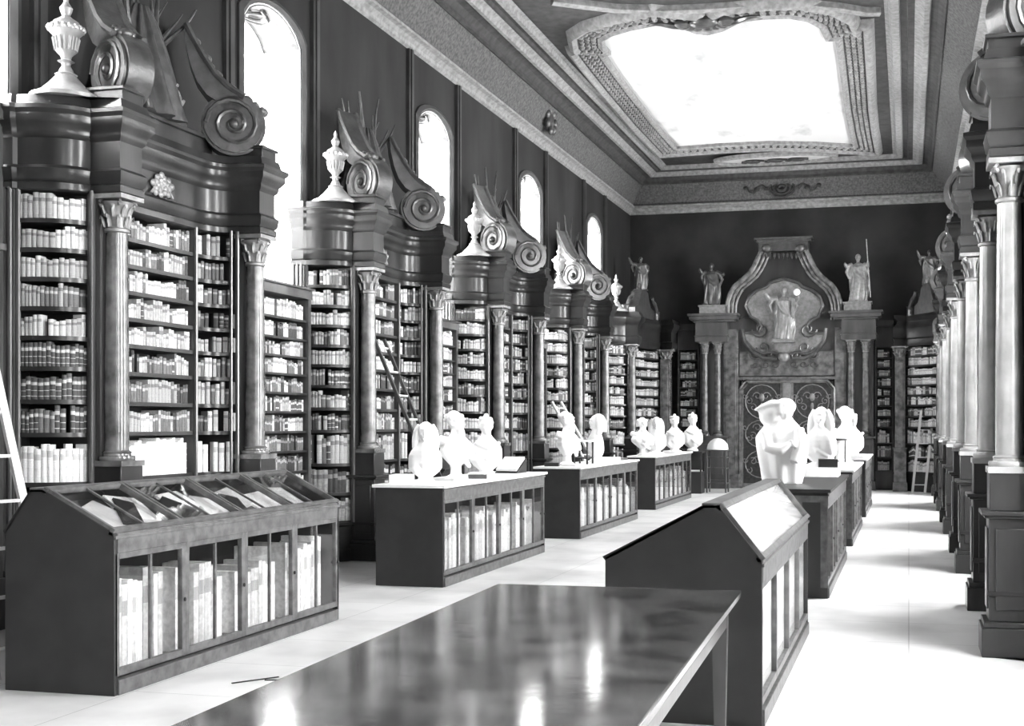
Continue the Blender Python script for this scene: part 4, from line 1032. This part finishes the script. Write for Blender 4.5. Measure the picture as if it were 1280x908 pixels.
# loose books and papers on the cabinets
def slab(x, y, z, sx, sy, sz, rz, mt, name, label, cat, group=None, rx=0):
    m = MB(); m.box(-sx / 2, sx / 2, -sy / 2, sy / 2, 0, sz); o = m.build(name, mt, bevel=.003); o.location = (x, y, z); o.rotation_euler = (rx, 0, rz); tag(o, label, cat, group); return o
CREAM = mat('cream vellum', .6, .6, .3, .15, 8)
slab(-4.97, 11.25, 1.0, .2, .28, .09, .2, PAPER, 'box', 'white box at the near end of the second left cabinet', 'box')
slab(-4.72, 11.95, 1.0, .24, .34, .03, -.1, CREAM, 'paper_stack', 'pale stack of papers in front of the middle bust, second left cabinet', 'papers')
slab(-4.62, 12.5, 1.0, .2, .28, .045, .3, WOODM, 'book', 'dark book lying flat at the aisle edge of the second left cabinet', 'book')
slab(-4.62, 12.5, 1.045, .18, .25, .02, .2, PAPER, 'paper_stack', 'white papers on the dark flat book, second left cabinet', 'papers')
lk = empty('book_rest', (-4.75, 14.0, 1.0)); tag(lk, 'dark wedge-shaped book rest at the far end of the second left cabinet', 'book rest')
m = MB(); m.prism([(-.19, 0), (.2, 0), (.2, .17)], lambda a, b, d: (d, a, b), -.14, .14); m.build('wedge', DESK, lk)
o = slab(-4.75, 14.0, 1.095, .26, .36, .03, 0, PAPER, 'open_book', 'open white book lying on the dark wedge-shaped rest', 'book', rx=math.atan2(.17, .39))
slab(-4.9, 16.25, 1.0, .2, .2, .05, .2, WOODD, 'book', 'dark book at the near end of the third left cabinet', 'book')
slab(-4.6, 16.3, 1.0, .22, .3, .03, -.2, PAPER, 'paper_stack', 'white papers at the near end of the third left cabinet', 'papers')
slab(-4.7, 18.8, 1.0, .3, .4, .06, .1, PAPER, 'paper_stack', 'tall white paper pile at the far end of the third left cabinet', 'papers')
slab(-4.7, 19.3, 1.0, .26, .3, .04, -.2, WOODM, 'book', 'dark flat book at the far end of the third left cabinet', 'book')
slab(-4.72, 22.5, 1.0, .28, .4, .05, .1, PAPER, 'paper_stack', 'white papers between the busts of the farthest left cabinet', 'papers')
slab(-4.72, 24.2, 1.0, .28, .4, .05, -.1, PAPER, 'paper_stack', 'white papers before the last bust of the farthest left cabinet', 'papers')
slab(-1.08, 13.9, 1.0, .62, .55, .09, 0, CREAM, 'portfolio', 'pale thick portfolio on the nearest right-hand cabinet', 'portfolio')
slab(-1.05, 15.95 + .25, 1.0, .25, .3, .13, .1, DESK, 'box', 'small dark box on the middle right cabinet', 'box')
slab(-.9, 17.2, 1.0, .25, .4, .05, .15, PAPER, 'paper_stack', 'white papers beside the long-haired bust, middle right cabinet', 'papers')
slab(-.9, 21.1, 1.0, .25, .3, .06, .15, PAPER, 'paper_stack', 'white papers at the near end of the farthest right cabinet', 'papers')
vs = empty('hourglass', (-.98, 17.5, 1.0)); tag(vs, 'small dark hourglass between the busts of the right-hand row', 'hourglass')
for z in (0, .36): m = MB(); m.lathe([(.12, 0), (.12, .02), (.1, .03)], (0, 0, z), 16); m.build('end_disc', DESK, vs)
m = MB(); m.lathe([(.06, .03), (.08, .08), (.03, .17), (.02, .2), (.03, .23), (.08, .32), (.06, .36)], n=16); m.build('glass_bulb', CREAM, vs)
for i in range(3): m = MB(); a = i * 2.09; m.lathe([(.01, .02), (.01, .37)], (.09 * math.cos(a), .09 * math.sin(a), 0), 6); m.build('post', DESK, vs)
# low floor step between the left cabinets
o = slab(-6.12, 13.9, 0, .45, 1.9, .14, 0, MARB, 'wooden_step', 'low grey step along the foot of the second left bookcase', 'step')

# documents under the sloping glass of the near-left cabinet
xa, za, xb, zb = -4.53, .955, -5.02, 1.21
sl = Vector((xb - xa, 0, zb - za)); ang = math.atan2(sl.z, -sl.x)
docs = [(6.45, .48, .34, .38, .35, 'pale', .02), (6.78, .62, .3, .26, -.3, 'white', .03), (7.12, .42, .24, .3, .6, 'mid', .05), (7.35, .7, .22, .28, .1, 'white', .02), (7.62, .45, .28, .3, -.4, 'white', .02), (7.95, .6, .24, .3, .2, 'pale', .03), (8.25, .42, .3, .34, .1, 'white', .02), (8.62, .55, .26, .3, -.1, 'pale', .02), (6.66, .5, .14, .36, .9, 'mid', .045), (7.8, .4, .16, .28, 1.0, 'mid', .05)]
names_ = ['first', 'second', 'third', 'fourth', 'fifth', 'sixth', 'seventh', 'eighth', 'ninth', 'tenth']
order = sorted(range(len(docs)), key=lambda i: docs[i][0])
for rank, i in enumerate(order):
    y, t, sx, sy, rz, tone, th_ = docs[i]
    m = MB(); m.box(-sx / 2, sx / 2, -sy / 2, sy / 2, 0, th_); o = m.build('open_book' if tone != 'mid' else 'book', {'white': PAPER, 'pale': CREAM, 'mid': WOODD}[tone], bevel=.004)
    nn = Vector((-sl.z, 0, sl.x)).normalized(); nn = nn if nn.z > 0 else -nn
    p = Vector((xa, y, za)) + sl * t - nn * (.088)
    o.matrix_world = Matrix.Translation(p) @ Matrix.Rotation(ang, 4, 'Y') @ Matrix.Rotation(rz, 4, 'Z')
    tag(o, '%s %s under the sloping glass of the near-left cabinet, %s from the near end' % ({'white': 'white', 'pale': 'pale', 'mid': 'dark'}[tone], 'open book' if tone != 'mid' else 'closed book', names_[rank]), 'book', 'books under the sloping glass')

# ================================================================ READING TABLE
rt = empty('reading_table', (-1.36, 3.86, 0), math.radians(1.9)); tag(rt, 'large polished dark reading table in the foreground', 'table')
m = MB(); m.box(-.625, .625, -2.0, 2.0, .745, .78); m.build('table_top', TABLE, rt, bevel=.006)
m = MB(); m.box(-.57, .57, -1.93, -1.9, .62, .745); m.box(-.57, .57, 1.9, 1.93, .62, .745); m.box(-.57, -.54, -1.9, 1.9, .62, .745); m.box(.54, .57, -1.9, 1.9, .62, .745); m.build('apron', WOODM, rt)
for a in (-1, 1):
    for y in (-1.88, -.3, 1.88):
        m = MB(); s_ = .035; m.loft([[(a * .535 + p * q, y + r_ * q, z) for p, r_ in ((-1, -1), (1, -1), (1, 1), (-1, 1))] for z, q in ((0, .024), (.6, .036), (.745, .036))]); m.build('leg', WOODM, rt, smooth=False)
m = MB(); m.bar((-.535, -.3, .2), (.535, -.3, .2), .03, .05); m.build('stretcher', WOODM, rt)
# straws on the floor in front of the near-left cabinet
for i, (x, y, L_, a) in enumerate(((-4.05, 6.62, .3, .9), (-3.9, 6.75, .3, .25))):
    m = MB(); m.bar((0, 0, .004), (L_ * math.cos(a), L_ * math.sin(a), .004), .012, .006); o = m.build('floor_stick', BLACK); o.location = (x, y, 0)
    tag(o, 'thin dark stick on the floor by the near-left cabinet, %s one' % ('left' if i == 0 else 'right'), 'stick')

# ================================================================ BOOKS
TONE = {'white': (.8, .55), 'pale': (.56, .3), 'cream': (.36, .18), 'mid': (.14, .4), 'dark': (.045, .2), 'banded': (.08, .5)}
TM = {}
for k_, (a, b) in TONE.items():
    TM[k_] = (mat('%s book cover' % k_, a, .55, .3, .18, 30), mat('%s book label' % k_, b, .6, .3))
def book_mesh(k_):
    m = MB(); n_ = 5
    prof = [(0.0 - .06 * (abs(i - 2) / 2.0) ** 2, -.5 + i / 4.0) for i in range(n_)]
    poly = prof + [(-1, .5), (-1, -.5)]
    def ring(z): return [(x, y, z) for x, y in poly]
    def ringb(z, g): return [(x + g if x > -.5 else x, y * (1.0), z) for x, y in poly]
    zs = [(0, 0), (.14, 0), (.145, .02), (.17, .02), (.175, 0), (.40, 0), (.405, .02), (.43, .02), (.435, 0), (.60, 0), (.605, .02), (.63, .02), (.635, 0), (.66, 0), (.80, 0), (.805, .02), (.83, .02), (.835, 0), (1, 0)]
    n0 = len(m.f); m.loft([ringb(z, g) for z, g in zs]); nb = len(poly)
    lab_bands = [13] + ([1, 2, 5, 6, 16] if k_ == 'banded' else []) + ([15, 16] if k_ == 'white' else [])
    for j in lab_bands:
        for i in range(4): m.m[n0 + j * nb + i] = 1
    o = m.build('book', list(TM[k_]), smooth=False); return o
PROTO = {k_: book_mesh(k_) for k_ in TONE}
def zc_of(p): return -p[0] * SN + p[1] * CS
for b in BOOKS:
    x, y, z = b[0]; zc = zc_of(b[0]); xc = x * CS + y * SN
    px = CX + F * xc / zc if zc > .1 else -9; nx, ny = math.cos(b[1]), math.sin(b[1]); L_ = math.hypot(x, y); vis = -(nx * x + ny * y) / L_
    b[8] = b[2] * b[3] * max(.05, vis) / (zc * zc) if (15 < px < 1100 and zc > .5 and z > .3 and 'right bookcase' not in b[7][1] and 'right cabinet' not in b[7][1]) else -1
    if b[8] > 0 and ('low bookcase at left' in b[7][1] or z < 1.0 and 'nearest left' in b[7][1] or (x + 5.2 < 0 and z < .85)): b[8] = -1
BOOKS.sort(key=lambda b: -b[8])
TN = {'white': 'white tall', 'pale': 'pale', 'cream': 'light grey', 'mid': 'mid-grey', 'dark': 'dark', 'banded': 'dark banded'}
first_used = set(); rest = []
for i, b in enumerate(BOOKS):
    if i < 300 and b[8] > 0:
        o = PROTO[b[5]]
        if b[5] in first_used: o = o.copy(); COL.objects.link(o)
        first_used.add(b[5])
        o.location = b[0]; o.rotation_euler = (0, 0, b[1]); o.scale = (b[4], b[2], b[3])
        n_, where = b[7]
        tag(o, '%s book, %s from left, %s' % (TN[b[5]], ORD[n_], where), 'book', 'books on the shelves and in cabinets')
    else: rest.append(b)
for k_ in TONE:
    if k_ not in first_used: bpy.data.objects.remove(PROTO[k_])
keys = list(TONE); m = MB()
for b in rest:
    c, s_ = math.cos(b[1]), math.sin(b[1]); x, y, z = b[0]; d, t, h = b[4], b[2], b[3]; ki = keys.index(b[5]) * 2
    def W(a, q, zz): return (x + a * c - q * s_, y + a * s_ + q * c, z + zz)
    pl = [(-.005, -t / 2), (0, 0), (-.005, t / 2), (-d, t / 2), (-d, -t / 2)]
    hs = [0, .62 * h, .8 * h, h] if b[5] != 'banded' else [0, .15 * h, .25 * h, .62 * h, .8 * h, h]
    n0 = len(m.f); m.mi = ki; m.loft([[W(a, q, zz) for a, q in pl] for zz in hs])
    for j in ([1] if b[5] != 'banded' else [1, 3]):
        for i in range(2): m.m[n0 + j * 5 + i] = ki + 1
mm = []
for k_ in keys: mm += list(TM[k_])
o = m.build('shelved_books', mm, smooth=False); tag(o, 'countless smaller and farther books filling all the other shelves', 'books', None, 'stuff')
